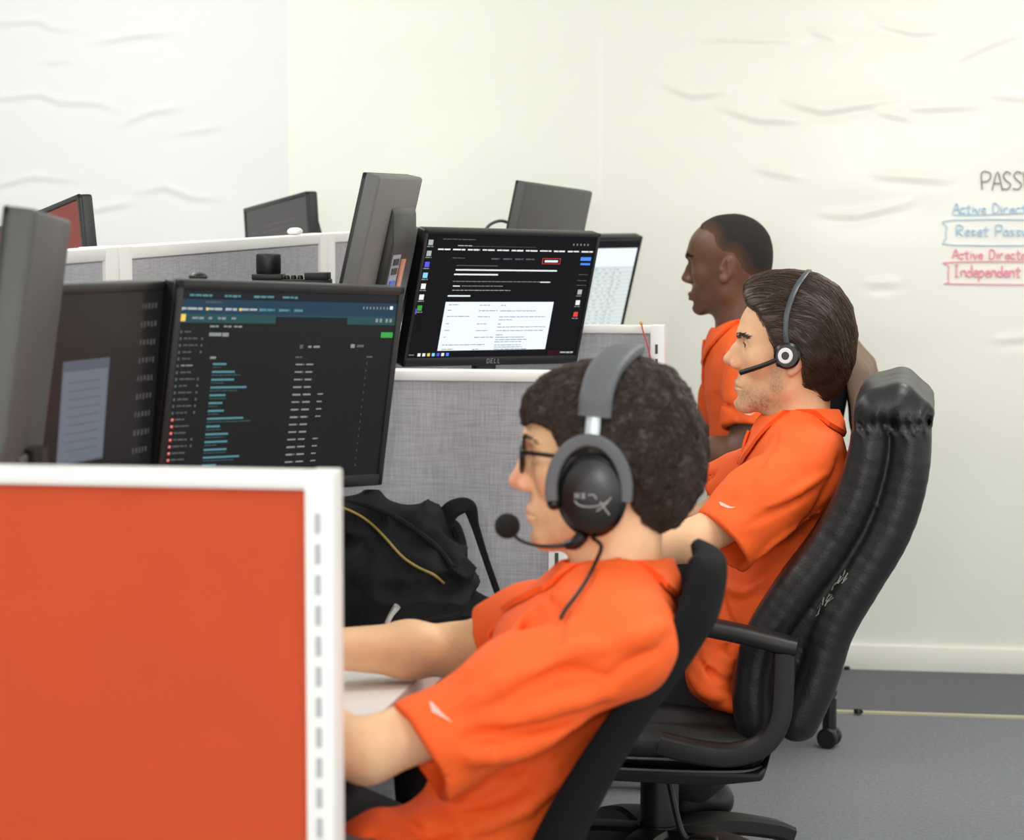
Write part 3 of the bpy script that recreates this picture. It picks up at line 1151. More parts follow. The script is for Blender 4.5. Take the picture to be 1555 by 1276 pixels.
# ------------------------------------------------------------------ people: heads
def poly_sd(x, z, pts):
    """signed distance to a closed polygon in a plane (negative inside)"""
    p = np.array(pts, np.float32)
    q = np.roll(p, -1, 0)
    d = np.full(len(x), 1e9, np.float32)
    inside = np.zeros(len(x), bool)
    for (ax, az), (bx, bz) in zip(p, q):
        ex, ez = bx - ax, bz - az
        t = np.clip(((x - ax) * ex + (z - az) * ez) / (ex * ex + ez * ez + 1e-12), 0, 1)
        d = np.minimum(d, np.hypot(x - ax - t * ex, z - az - t * ez))
        c = (az > z) != (bz > z)
        xi = ax + (z - az) * ex / (ez if abs(ez) > 1e-9 else 1e-9)
        inside ^= c & (x < xi)
    return np.where(inside, -d, d)


def skull(P):
    """bare scalp without features, head coordinates: x forward, y left, z up, origin between the ear canals"""
    d = s_ell(P, (-0.012, 0, 0.045), (0.093, 0.076, 0.085))
    d = smin(d, s_ell(P, (0.028, 0, 0.042), (0.066, 0.064, 0.072)), 0.03)
    d = smin(d, s_ell(P, (-0.035, 0, 0.0), (0.062, 0.062, 0.06)), 0.03)
    return d


def ear_field(P, sgn, size=1.0):
    M = np.array(Matrix.Rotation(math.radians(-14), 3, 'Y') @ Matrix.Rotation(math.radians(24 * sgn), 3, 'Z'))
    c = np.array((-0.013, sgn * 0.079, 0.002), np.float32)
    q = ((P - c) @ M) / size
    d = s_ell(q, (0, 0, 0), (0.0185, 0.0065, 0.031))
    d = smin(d, s_sph(q, (0.004, 0, -0.029), 0.0085), 0.01)
    d = smax(d, -s_ell(q, (0.0015, sgn * 0.008, 0.004), (0.0125, 0.0075, 0.022)), 0.004)
    d = smin(d, s_cap(q, (0.0, sgn * 0.003, 0.018), (-0.005, sgn * 0.003, -0.01), 0.0028), 0.004)
    d = smin(d, s_sph(q, (0.0125, sgn * 0.003, -0.006), 0.0042), 0.004)
    return d * size


def head_field(o=None):
    """returns a function of head coordinates; o = dict of small differences between people"""
    o = o or {}
    nz = o.get('nose', 0.0)
    nzz = o.get('nose_z', 0.0)
    chin = o.get('chin', 0.0)
    jaw = o.get('jaw', 0.0)
    lip = o.get('lip', 0.0)
    brow = o.get('brow', 0.0)
    wide = o.get('wide', 0.0)
    fore = o.get('fore', 0.0)

    def fn(P):
        A = P.copy()
        A[:, 1] = np.abs(A[:, 1])
        d = skull(P)
        d = smin(d, s_ell(A, (0.047 + fore, 0, 0.045), (0.048, 0.052, 0.05)), 0.02)
        d = smin(d, s_ell(A, (0.035, 0, -0.02), (0.052, 0.058, 0.062)), 0.03)          # mid face
        d = smin(d, s_sph(A, (0.056, 0.040, -0.013), 0.021), 0.025)                       # cheek bone
        d = smin(d, s_cap(A, (0.006, 0.05, -0.058 - jaw), (0.068 + chin, 0.014, -0.095), 0.017, 0.016), 0.03)
        d = smin(d, s_cap(A, (-0.006, 0.058, -0.01), (0.006, 0.05, -0.058 - jaw), 0.014, 0.016), 0.025)
        d = smin(d, s_ell(A, (0.03, 0, -0.07), (0.05, 0.04, 0.032)), 0.025)               # floor of the mouth
        d = smin(d, s_ell(A, (0.078 + chin, 0, -0.095), (0.0165, 0.02, 0.0155)), 0.016)  # chin
        d = smin(d, s_ell(A, (0.072, 0, -0.056), (0.023, 0.029, 0.026)), 0.016)           # muzzle
        # brow
        d = smin(d, s_path(A, [(0.088 + brow, 0.0, 0.030), (0.088 + brow, 0.02, 0.034), (0.074 + brow * .5, 0.044, 0.030)], [0.009, 0.009, 0.008]), 0.014)
        # eye sockets
        d = smax(d, -s_ell(A, (0.099, 0.033, 0.014), (0.021, 0.017, 0.0125)), 0.012)
        # nose
        d = smin(d, s_cap(A, (0.078, 0, 0.014), (0.091 + nz * .85, 0, -0.019 + nzz * .7), 0.008, 0.0125), 0.012)
        d = smin(d, s_path(A, [(0.084, 0, 0.024), (0.096 + nz * .6, 0, 0.002 + nzz * .5), (0.1075 + nz, 0, -0.022 + nzz)], [0.0075, 0.0085, 0.0098], 0.01), 0.010)
        d = smin(d, s_ell(A, (0.0955 + nz * .6, 0.0115, -0.0275 + nzz * .6), (0.0105, 0.0068, 0.0082)), 0.006)
        d = smin(d, s_cap(A, (0.084, 0, -0.034), (0.104 + nz, 0, -0.0285 + nzz), 0.006, 0.0052), 0.006)
        d = smax(d, -s_ell(A, (0.1 + nz * .6, 0.0075, -0.0375 + nzz * .6), (0.0055, 0.0032, 0.004)), 0.003)
        # lips
        d = smin(d, s_path(A, [(0.0945 + lip, 0, -0.0595), (0.091 + lip, 0.012, -0.061), (0.080, 0.025, -0.066)], [0.0056, 0.0052, 0.003], 0.004), 0.006)
        d = smin(d, s_path(A, [(0.0925 + lip, 0, -0.0715), (0.0895 + lip, 0.011, -0.0715), (0.080, 0.023, -0.067)], [0.0062, 0.0056, 0.003], 0.004), 0.006)
        d = smax(d, -s_path(A, [(0.1015 + lip, 0, -0.0655), (0.097 + lip, 0.012, -0.066), (0.083, 0.0265, -0.0665)], [0.0016, 0.0016, 0.001], 0.002), 0.003)
        d = smax(d, -s_ell(A, (0.097, 0, -0.083), (0.007, 0.014, 0.0055)), 0.009)         # dip above the chin
        # lids
        e = s_sph(A, (0.0745, 0.0325, 0.0145), 0.0142)
        d = smin(d, e, 0.004)
        d = smax(d, -s_ell(A, (0.0885, 0.0325, 0.0135), (0.009, 0.0125, o.get('open', 0.0042))), 0.0015)
        for s in (1, -1):
            d = smin(d, ear_field(P, s, o.get('ear', 1.0)), 0.004)
        return d
    return fn


def xform(fn, O, R, S=1.0):
    """a head-space field as a world-space field"""
    O = np.array(O, np.float32)
    R = np.array(R, np.float32)
    return lambda P: fn(((P - O) @ R) / S) * S


def head_axes(yaw, pitch=0.0, roll=0.0):
    """columns forward, left, up; yaw 0 looks along -X (left in the photo), positive turns away from the camera"""
    f0 = Vector((-1, 0, 0))
    l0 = Vector((0, -1, 0))
    u0 = Vector((0, 0, 1))
    R = Matrix((f0, l0, u0)).transposed()
    Ry = Matrix.Rotation(-math.radians(yaw), 3, 'Z')
    Rp = Matrix.Rotation(-math.radians(pitch), 3, 'Y')      # in head space: nose up
    Rr = Matrix.Rotation(math.radians(roll), 3, 'X')
    return np.array(Ry @ R @ Rp @ Rr)


def col(*c):
    return np.array(srgb(*c)[:3], np.float32)


def blend(base, c, w):
    return base + (c - base) * np.clip(w, 0, 1)[:, None]


def gaus(P, c, s):
    q = (P - np.array(c, np.float32)) / np.array(s, np.float32)
    return np.exp(-(q * q).sum(1))


def skin_tint(Q, tone, lips, beard=None, flush=None):
    """natural skin colour over the head: lips, flush, beard area (head coordinates)"""
    A = Q.copy()
    A[:, 1] = np.abs(A[:, 1])
    c = np.tile(tone, (len(Q), 1)).astype(np.float32)
    c *= (1 + 0.05 * vnoise(Q, 60) + 0.03 * vnoise(Q, 190))[:, None]
    if flush is not None:
        c = blend(c, flush, 0.75 * gaus(A, (0.108, 0, -0.024), (0.017, 0.018, 0.014)) + 0.3 * gaus(A, (0.07, 0.045, -0.02), (0.03, 0.02, 0.022)) + 0.4 * gaus(A, (-0.012, 0.083, 0), (0.03, 0.014, 0.04)))
    if beard is not None:
        bc, amt = beard
        w = np.maximum(gaus(A, (0.05, 0.03, -0.085), (0.055, 0.06, 0.028)), gaus(A, (0.1, 0.0, -0.048), (0.016, 0.026, 0.008)))
        w = np.maximum(w, 0.8 * gaus(A, (0.02, 0.06, -0.045), (0.022, 0.03, 0.04)))
        w = np.clip(w * 1.6 - 0.25, 0, 1) * (0.75 + 0.45 * vnoise(Q, 420)) * (0.8 + 0.3 * vnoise(Q, 110))
        c = blend(c, bc, w * amt)
    wl = np.maximum(gaus(A, (0.096, 0, -0.0600), (0.02, 0.021, 0.0052)), gaus(A, (0.096, 0, -0.0715), (0.02, 0.019, 0.0062)))
    c = blend(c, lips, np.clip(wl * 1.5 - 0.3, 0, 0.85) * (Q[:, 0] > 0.07))
    return np.clip(c, 0.001, 1)

# ------------------------------------------------------------------ people: bodies and clothes
def V3(a):
    return np.array(a, np.float32)


def unit(a):
    a = np.array(a, float)
    return a / np.linalg.norm(a)


def px_head(O, R, S, u, v):
    """pixel to head-space (x, z) on the head's own middle plane"""
    d = ray(u, v)
    n = R[:, 1]
    t = ((O - CAM) @ n) / (d @ n)
    q = ((CAM + d * t - O) @ R) / S
    return (q[0], q[2])


def march(fn, u, v, d0=2.2, d1=8.0):
    """first point where the camera ray of a pixel meets fn = 0"""
    r = unit(ray(u, v))
    t = d0
    for _ in range(90):
        p = CAM + r * t
        d = float(fn(p[None].astype(np.float32))[0])
        if abs(d) < 0.0006:
            break
        t += d * 0.8
        if t > d1:
            return None
    return CAM + r * t


def hand_field(P, wrist, fwd, palm, thumb, curl=0.5):
    """relaxed typing hand: wrist point, direction of the fingers, direction the palm faces, direction of the thumb side"""
    f, p, s = unit(fwd), unit(palm), unit(thumb)
    w = np.array(wrist, float)
    d = s_cap(P, w, w + f * 0.03, 0.024, 0.026, flat=(s, 1.25))
    c = w + f * 0.05
    d = smin(d, s_cap(P, w + f * 0.03, w + f * 0.075, 0.0165, 0.0145, flat=(s, 2.5)), 0.02)
    L = [(0.030, 0.072), (0.010, 0.080), (-0.010, 0.075), (-0.028, 0.058)]
    for off, ln in L:
        a = w + f * 0.082 + s * off
        k1 = a + f * ln * 0.45 + p * ln * 0.10 + s * off * 0.12
        k2 = k1 + f * ln * 0.30 + p * ln * 0.22 * (0.6 + curl)
        k3 = k2 + f * ln * 0.12 + p * ln * 0.24 * (0.6 + curl)
        d = smin(d, s_path(P, [a, k1, k2, k3], [0.0092, 0.0086, 0.0078, 0.0068], 0.004), 0.006)
    a = w + f * 0.022 + s * 0.026 + p * 0.004
    b = a + f * 0.035 + s * 0.022 + p * 0.008
    d = smin(d, s_path(P, [a, b, b + f * 0.028 + s * 0.006 + p * 0.006], [0.014, 0.0105, 0.008], 0.006), 0.010)
    return d


def build_person(cfg):
    root = thing('person', cfg['label'], 'person', tuple(cfg['root']), 'people seated at the desks')
    O, R, S = np.array(cfg['O'], float), np.array(cfg['R'], float), cfg['S']
    hf = xform(head_field(cfg['face']), O, R, S)
    N, C, W, Pv = [np.array(cfg[k], float) for k in ('N', 'C', 'W', 'P')]
    lat = unit(cfg['lat'])                       # towards the near (left) shoulder
    Ls, Le, Lw, Rs, Re, Rw = [np.array(cfg[k], float) for k in ('Ls', 'Le', 'Lw', 'Rs', 'Re', 'Rw')]
    nk = O + R @ np.array((-0.022, 0, -0.045)) * S
    up = unit(nk - N)
    fat = cfg.get('fat', 0.10)
    sw = cfg.get('sw', 1.5)
    fatW = cfg.get('fatW', fat - 0.004)
    Nlow = N - up * 0.055

    def torso(P, g=0.0):
        d = s_cap(P, C, W, fat + g, fatW + g, flat=(lat, sw))
        d = smin(d, s_cap(P, W, Pv, fatW + g, fat * 0.96 + g, flat=(lat, sw)), 0.06)
        d = smin(d, s_cap(P, Ls * 0.8 + Nlow * 0.2, Rs * 0.8 + Nlow * 0.2, 0.062 + g), 0.07)
        d = smin(d, s_cap(P, Nlow, C, 0.066 + g, 0.085 + g, flat=(lat, 1.25)), 0.06)
        d = smin(d, s_cap(P, N - up * 0.03, Ls * 0.6 + Nlow * 0.4, 0.045 + g, 0.05 + g), 0.05)
        d = smin(d, s_cap(P, N - up * 0.03, Rs * 0.6 + Nlow * 0.4, 0.045 + g, 0.05 + g), 0.05)
        return d

    lk, la, rk, ra = [np.array(cfg[k], float) for k in ('lknee', 'lankle', 'rknee', 'rankle')]
    Ph = Pv - np.array((0, 0, 0.035))
    lh, rh = Ph + lat * 0.085 + np.array((-0.03, 0, 0)), Ph - lat * 0.085 + np.array((-0.03, 0, 0))
    ar = cfg.get('arm', 1.0)

    def neck(P):
        return s_cap(P, nk, N - up * 0.06, 0.056 * S * cfg.get('neck', 1.0), 0.060 * cfg.get('neck', 1.0))

    def arms(P):
        d = s_path(P, [Ls, Ls * .5 + Le * .5, Le], [0.050 * ar, 0.045 * ar, 0.0385 * ar], 0.03)
        d = smin(d, s_path(P, [Le, Le * .7 + Lw * .3, Lw], [0.037 * ar, 0.041 * ar, 0.026 * ar], 0.02), 0.02)
        e = s_path(P, [Rs, Rs * .5 + Re * .5, Re], [0.050 * ar, 0.045 * ar, 0.0385 * ar], 0.03)
        e = smin(e, s_path(P, [Re, Re * .7 + Rw * .3, Rw], [0.037 * ar, 0.041 * ar, 0.026 * ar], 0.02), 0.02)
        d = np.minimum(d, e)
        down = np.array((0, 0, -1.0))
        d = smin(d, hand_field(P, Lw, cfg['Lh'], down, np.cross(cfg['Lh'], (0, 0, -1)) * cfg.get('ths', 1)), 0.012)
        d = smin(d, hand_field(P, Rw, cfg['Rh'], down, -np.cross(cfg['Rh'], (0, 0, -1)) * cfg.get('ths', 1)), 0.012)
        return d

    def legs(P, g=0.0):
        d = s_path(P, [lh, lk, la], [0.072 + g, 0.062 + g, 0.042 + g], 0.03)
        d = np.minimum(d, s_path(P, [rh, rk, ra], [0.072 + g, 0.062 + g, 0.042 + g], 0.03))
        d = smin(d, s_cap(P, lh, rh, 0.075 + g), 0.05)
        return d

    def upper(P):
        return smin(smin(hf(P), neck(P), 0.03 * S), torso(P, -0.022), 0.02)

    def whole(P):
        d = smin(torso(P, -0.022), arms(P), 0.02)
        d = smin(d, legs(P), 0.04)
        return smin(smin(d, neck(P), 0.02), hf(P), 0.03 * S)

    zc = N[2] - 0.035
    ext = cfg.get('ext', 0.17)
    v1, f1 = surface_nets(upper, (O[0] - ext, O[1] - ext, zc), (O[0] + ext, O[1] + ext, O[2] + 0.17), cfg.get('hh', 0.002))
    v1 = smooth_mesh(v1, f1, 1)
    pts = np.array([Ls, Le, Lw, Rs, Re, Rw, C, W, Pv, lk, la, rk, ra])
    lo, hi = pts.min(0) - 0.2, pts.max(0) + 0.2
    hi[2] = zc
    v2, f2 = surface_nets(whole, lo, hi, cfg.get('hb', 0.005))
    v2 = smooth_mesh(v2, f2, 1)
    v, f = join_np([(v1, f1), (v2, f2)])
    Q = ((v - O) @ R / S).astype(np.float32)
    tint = cfg['tint'](Q)
    body = obj('body', np_mesh('body', v, f, tint), attr_mat('skin', 'tint', cfg.get('skin_rough', 0.5), sss=cfg.get('sss', 0.12), bump=0.10, bscale=260), root)

    # eyes
    Mh = Matrix.Identity(4)
    for a in range(3):
        for b in range(3):
            Mh[a][b] = R[a][b] * S
        Mh[a][3] = O[a]
    for s in (1, -1):
        bm = NB()
        prof = [(0.0122 * math.sin(a), 0.0122 * math.cos(a)) for a in np.linspace(0, math.pi, 22)]
        prof[0], prof[-1] = (0, 0.0122), (0, -0.0122)
        x, y, z = frame_to((1, s * 0.02, cfg.get('gaze', -0.1)))
        lathe(bm, prof, Mh @ basis((0.0745, s * 0.0325, 0.0145), x, y, z), 20)
        for i, fc in enumerate(bm.faces):
            c = Mh.inverted() @ fc.calc_center_median()
            dd = (c - Vector((0.0745, s * 0.0325, 0.0145))).normalized().dot(Vector((1, s * 0.02, cfg.get('gaze', -0.1))).normalized())
            fc.material_index = 2 if dd > 0.975 else (1 if dd > 0.86 else 0)
        obj('eye', bm, [MAT_EYE, MAT_IRIS, MAT_PUPIL], body)

        bm = NB()
        lash = []
        for q in np.linspace(-1, 1, 9):
            yy = q * 0.0118
            zz = 0.0140 + cfg['face'].get('open', 0.0042) * (1 - q * q) ** 0.5
            rr = max(0.0146 ** 2 - yy * yy - (zz - 0.0145) ** 2, 1e-8) ** 0.5
            lash.append(Mh @ Vector((0.0745 + rr, s * (0.0325 + yy), zz)))
        tube(bm, lash, [0.0004] + [0.0011] * 7 + [0.0006], sides=6, smooth=2)
        obj('eyelashes', bm, cfg['hair_mat'], body)

    # eyebrows
    rs_ = np.random.RandomState(3)
    hl = head_field(cfg['face'])
    for s in (1, -1):
        n = cfg.get('brow_n', 150)
        t = rs_.rand(n)
        bx = np.interp(t, [0, 0.5, 1], [0.098, 0.096, 0.080])
        by = np.interp(t, [0, 0.5, 1], [0.012, 0.030, 0.052]) * s
        bz = np.interp(t, [0, 0.5, 1], [0.031, 0.0365, 0.032]) + rs_.randn(n) * 0.0016 + cfg.get('brow_z', 0)
        roots = np.stack([bx, by, bz], 1).astype(np.float32)
        for _ in range(6):
            g = grad(hl, roots)
            roots -= g * hl(roots)[:, None]
        sv, sf = strands(hl, roots, lambda P: np.stack([-0.3 + 0 * P[:, 0], np.sign(P[:, 1]), 0.15 + 0 * P[:, 0]], 1), 5, 0.010, 0.0005, 0.0006, 4, 0.2)
        obj('eyebrow', np_mesh('eyebrow', sv @ (R.T * S) + O, sf), cfg['hair_mat'], body)

    # shirt
    Lc, Rc = np.array(cfg['Lc'], float), np.array(cfg['Rc'], float)        # sleeve ends
    la_, ra_ = unit(Lc - Ls), unit(Rc - Rs)
    ln_, rn_ = unit(cfg.get('Ln', la_)), unit(cfg.get('Rn', ra_))
    slr = cfg.get('slr', (0.068, 0.062, 0.070))

    def sleeve(P, s, c, ax, n, e):
        ce = s + (e - s) * min(0.97, float((c - s) @ (e - s) / ((e - s) @ (e - s))))
        mid = s * .5 + ce * .35 + c * .15
        d = s_path(P, [s, mid, c + ax * 0.06], list(slr[:2]) + [slr[2] + 0.004], 0.05)
        d = smax(d, s_plane(P, c, n), 0.004)
        inner = s_cap(P, mid * .25 + c * .75, c + ax * 0.08, slr[2] - 0.014, slr[2] - 0.004)
        return d, inner

    hem_o, hem_n = np.array(cfg['hem'][0], float), np.array(cfg['hem'][1], float)

    def shirt0(P):
        d = torso(P, 0.008)
        for e in cfg.get('blobs', []):
            d = smin(d, s_ell(P, e[0], e[1]), e[2])
        d = smax(d, s_plane(P, hem_o, hem_n), 0.01)
        dl, il = sleeve(P, Ls, Lc, la_, ln_, Le)
        dr, ir = sleeve(P, Rs, Rc, ra_, rn_, Re)
        d = smin(d, dl, cfg.get('slk', 0.035))
        d = smin(d, dr, 0.035)
        d = smax(d, -il, 0.003)
        d = smax(d, -ir, 0.003)
        # neck hole
        d = smax(d, -s_cap(P, N - up * 0.005, nk, 0.064, 0.075), 0.006)
        return d

    ridges = []
    for fo in cfg.get('folds', []):
        P3 = [march(shirt0, *uv) for uv in fo[0]]
        P3 = [p for p in P3 if p is not None]
        if len(P3) >= 2:
            P3 = catmull(P3, 3)
            n = len(P3)
            ridges.append((P3, fo[1], fo[2]))

    def shirt(P):
        d = shirt0(P)
        for P3, r, s in ridges:
            n = len(P3)
            A = np.array(P3)
            m = ((P > A.min(0) - 0.05) & (P < A.max(0) + 0.05)).all(1)
            if not m.any():
                continue
            taper = [r * max(0.25, math.sin(math.pi * (0.12 + 0.8 * i / (n - 1)))) for i in range(n)]
            e = s_path(P[m], P3, taper, 0.004)
            if s > 0:
                d[m] = smin(d[m], e + r * 0.15, 0.013)
            else:
                d[m] = smax(d[m], -(e + r * 0.15), 0.010)
        m = np.abs(d) < 0.03
        if m.any():
            q = P[m]
            d[m] += 0.0035 * vnoise(q * V3((1, 1, 1.6)), 16, 3.0) + 0.0015 * vnoise(q, 42)
        return d

    pts = np.array([Ls, Rs, Lc, Rc, N, C, W, Pv] + [e[0] for e in cfg.get('blobs', [])])
    lo, hi = pts.min(0) - 0.19, pts.max(0) + 0.16
    sh = field_obj('polo_shirt', shirt, lo, hi, cfg.get('hs', 0.0045), MAT_SHIRT, root, 1)

    # collar
    f0 = unit(np.cross(lat, up))                 # forward or backward
    if f0 @ R[:, 0] < 0:
        f0 = -f0
    l0 = np.cross(up, f0)
    bm = NB()
    secs = []
    co = cfg.get('collar', {})
    r_in = co.get('r', 0.066)
    nS = 44
    for i in range(nS + 1):
        th = math.radians(12 + (360 - 24) * i / nS)
        cs, sn = math.cos(th), math.sin(th)
        frontness = max(0.0, cs)
        hgt = co.get('h', 0.012) + co.get('hb', 0.012) * (1 - cs) / 2 - 0.028 * frontness ** 1.5
        drop = co.get('drop', 0.040) + 0.030 * frontness ** 2
        rd = lambda r: (f0 * cs * 1.04 + l0 * sn) * r
        b0 = N + up * (hgt - 0.04) + rd(r_in - 0.003)
        t0 = N + up * hgt + rd(r_in)
        t1 = N + up * (hgt + 0.002) + rd(r_in + 0.006)
        e1 = N + up * (hgt - drop) + rd(r_in + 0.020 + 0.014 * frontness)
        q = e1[None].astype(np.float32)
        for _ in range(5):
            dd = shirt(q)
            g = grad(shirt, q)
            q = q - g * (dd - 0.009)[:, None]
        e1 = q[0].astype(float)
        m1 = t1 * 0.5 + e1 * 0.5 + rd(0.003)
        e2 = e1 - rd(0.003) - up * 0.008 - f0 * 0.0
        secs.append([bm.verts.new(p) for p in (b0, t0, t1, m1, e1, e2)])
    for a, b in zip(secs[:-1], secs[1:]):
        for k in range(5):
            fc = bm.faces.new((a[k], a[k + 1], b[k + 1], b[k]))
            fc.smooth = True
    bmesh.ops.recalc_face_normals(bm, faces=bm.faces[:])
    obj('collar', bm, MAT_SHIRT, sh)

    # button placket down the chest
    pl = []
    for k in range(8):
        q = (N + f0 * (0.075 + 0.004 * k) - up * (0.03 + 0.018 * k))[None].astype(np.float32)
        for _ in range(6):
            q = q - grad(shirt, q) * (shirt(q) - 0.002)[:, None]
        pl.append(q[0].astype(float))
    bm = NB()
    tube(bm, pl, 1.0, sides=10, smooth=3, flat=(0.0035, 0.016), up=tuple(f0))
    obj('placket', bm, MAT_SHIRT, sh)

    # trousers
    v, f = surface_nets(lambda P: smax(legs(P, 0.012), s_plane(P, la * .5 + ra * .5 + np.array((0, 0, .02)), (0, 0, -1)), 0.004), np.array([lh, rh, lk, rk, la, ra]).min(0) - 0.15,
                        np.array([lh, rh, lk, rk, la, ra]).max(0) + 0.15, 0.008)
    obj('trousers', np_mesh('trousers', smooth_mesh(v, f, 1), f), MAT_TROUSER, root)
    for a_, key in ((la, 'lfoot'), (ra, 'rfoot')):
        fd = unit(cfg.get(key, (-1, 0, -0.05)))
        heel = a_ - np.array((0, 0, 0.045)) - fd * 0.035

        def shoe(P, heel=heel, fd=fd, a_=a_):
            d = s_cap(P, heel, heel + fd * 0.21, 0.036, 0.030, flat=(np.cross(fd, (0, 0, 1)), 1.2))
            d = smin(d, s_cap(P, a_, a_ + fd * 0.05 - np.array((0, 0, 0.03)), 0.042, 0.036), 0.03)
            return smax(d, s_plane(P, heel - np.array((0, 0, 0.034)), (0, 0, -1)) if abs(fd[2]) < 0.3 else s_plane(P, heel + np.cross(np.cross(fd, (0, 0, 1)), fd) * -0.034, -np.cross(np.cross(fd, (0, 0, 1)), fd)), 0.006)
        field_obj('shoe', shoe, np.minimum(heel, heel + fd * .24) - 0.08, np.maximum(heel, heel + fd * .24) + 0.12, 0.007, M_black, root, 1)
    return dict(root=root, body=body, shirt=sh, shirt_f=shirt, hf=hf, O=O, R=R, S=S, N=N, up=up, fwd=f0)


def hair_shell(p, outline, side=0.014, mid=0.05, h=0.0025, noise=(0.003, 60), ears=True, k=0.010, name='hair', m=None, color=None, taper=None, inset=0.0):
    O, R, S = p['O'], p['R'], p['S']
    poly = [px_head(O, R, S, u, v) for u, v in outline]

    def fn(P):
        s = skull(P)
        a = np.abs(P[:, 1])
        th = side + (mid - side) * np.clip(1 - a / 0.055, 0, 1) ** 0.8
        if taper:
            th = taper(P, th)
        d = s - th + inset
        d = smax(d, poly_sd(P[:, 0], P[:, 2], poly) + inset, k)
        if noise:
            q = P * V3((1, 1, 1))
            d = d + noise[0] * vnoise(q, noise[1]) + noise[0] * 0.5 * vnoise(q, noise[1] * 2.3)
        return d
    v, f = surface_nets(fn, (-0.2, -0.14, -0.14), (0.16, 0.14, 0.2), h)
    v = smooth_mesh(v, f, 1)
    o = obj(name, np_mesh(name, (v @ (R.T * S) + O).astype(np.float32), f, color(v) if color else None), m, p['body'])
    return o, fn, v


MAT_EYE = mat('eye_white', srgb(226, 220, 214), 0.15)
MAT_IRIS = mat('iris_brown', srgb(58, 38, 26), 0.15)
MAT_PUPIL = mat('pupil', srgb(8, 6, 6), 0.1)
MAT_SHIRT = mat('orange_knit', srgb(250, 98, 26), 0.75, noise=0.04, scale=700, bump=0.10, bscale=1100)
MAT_TROUSER = mat('black_trousers', srgb(30, 29, 32), 0.85)
MAT_LOGO = mat('white_thread', srgb(250, 238, 228), 0.6)


def emblem(p, uvs_top, uvs_bot, name='sleeve_logo', lift=0.0012):
    """a flat stitched mark laid over the sleeve"""
    bm = NB()
    rows = []
    for uvs in (uvs_top, uvs_bot):
        rows.append([march(p['shirt_f'], *uv) for uv in uvs])
    g = None
    vs = []
    for r in rows:
        rr = []
        for q in r:
            n = grad(p['shirt_f'], q[None].astype(np.float32))[0]
            rr.append(bm.verts.new(q + n * lift))
        vs.append(rr)
    n = len(vs[0])
    for i in range(n - 1):
        bm.faces.new((vs[0][i], vs[0][i + 1], vs[1][i + 1], vs[1][i]))
    bmesh.ops.solidify(bm, geom=bm.faces[:], thickness=0.0008)
    return obj(name, bm, MAT_LOGO, p['shirt'])

# ------------------------------------------------------------------ the three people
MAT_HAIR1 = mat('hair_dark_brown', srgb(60, 47, 36), 0.6, noise=0.3, scale=120)
MAT_HAIR2 = mat('hair_brown', srgb(70, 52, 40), 0.42, noise=0.25, scale=150)
MAT_HAIR3 = attr_mat('hair_black', 'tint', 0.8, sss=0.0, bump=0.5, bscale=420)


def neg(l):
    return -np.array(l, float)


# --- the man nearest the camera
D1 = 3.35
R1 = head_axes(0, 1)
lat1 = unit((-0.10, -1, 0.0))
p1cfg = dict(
    label='seated young man in orange polo wearing a large black over-ear headset and glasses', root=atD(700, 1330, D1) * (1, 1, 0),
    O=atD(917, 706, D1), R=R1, S=1.02, face=dict(nose=0.006, nose_z=-0.002, lip=0.001, chin=-0.002, open=0.003), gaze=-0.12,
    N=atD(934, 872, D1), C=atD(876, 1012, D1), W=atD(778, 1195, D1), P=atD(705, 1350, D1), lat=lat1, fat=0.098, fatW=0.080, sw=1.4,
    Ls=atD(938, 985, 3.175), Le=atD(556, 1142, 3.10), Lw=np.array((-0.90, 3.18, 0.70)), Lh=(-0.95, 0.25, -0.02),
    Rs=atD(875, 945, 3.53), Re=atD(692, 988, 3.70), Rw=np.array(atD(455, 985, 3.60)), Rh=(-0.95, -0.25, -0.05),
    Lc=atD(640, 1148, 3.105), Rc=atD(744, 990, 3.62), Rn=(-1.0, 0.05, -0.35), slr=(0.062, 0.060, 0.065), arm=0.96,
    lknee=(-1.00, 3.18, 0.53), lankle=(-0.95, 3.18, 0.09), rknee=(-1.00, 3.50, 0.52), rankle=(-0.93, 3.55, 0.09),
    hem=(atD(600, 1420, D1), (-0.2, 0, -1)),
    blobs=[(atD(610, 1272, 3.25), (0.085, 0.12, 0.03), 0.03), (atD(575, 1268, 3.22), (0.035, 0.06, 0.025), 0.02), (atD(650, 1252, 3.22), (0.03, 0.05, 0.022), 0.015)],
    tint=lambda Q: skin_tint(Q, col(245, 200, 156), col(205, 128, 112), beard=(col(150, 118, 96), 0.35), flush=col(240, 132, 118)),
    hair_mat=MAT_HAIR1, brow_n=45,
    folds=[([(915, 985), (870, 988), (815, 1020)], 0.013, 1), ([(928, 1030), (875, 1022), (800, 1048), (742, 1078)], 0.012, -1), ([(925, 1052), (850, 1070), (765, 1100)], 0.014, 1),
           ([(930, 1064), (860, 1097), (780, 1114), (715, 1118)], 0.013, -1), ([(700, 1124), (740, 1120), (790, 1124)], 0.009, -1), ([(650, 1150), (720, 1148), (800, 1135), (880, 1095)], 0.013, 1),
           ([(735, 1180), (770, 1172), (825, 1150)], 0.009, -1), ([(1015, 948), (975, 962), (925, 982)], 0.011, 1), ([(1000, 985), (955, 1008), (915, 1038)], 0.010, -1),
           ([(842, 908), (798, 940), (762, 985)], 0.010, 1), ([(700, 1232), (770, 1205), (850, 1150)], 0.010, -1), ([(720, 1262), (800, 1225), (875, 1170)], 0.012, 1),
           ([(600, 1112), (690, 1078), (790, 1022)], 0.010, 1), ([(560, 1276), (575, 1262), (600, 1276)], 0.009, -1), ([(620, 1250), (650, 1268), (690, 1262)], 0.010, -1), ([(830, 905), (850, 940), (850, 985)], 0.007, -1)],
    ext=0.19)
p1 = build_person(p1cfg)
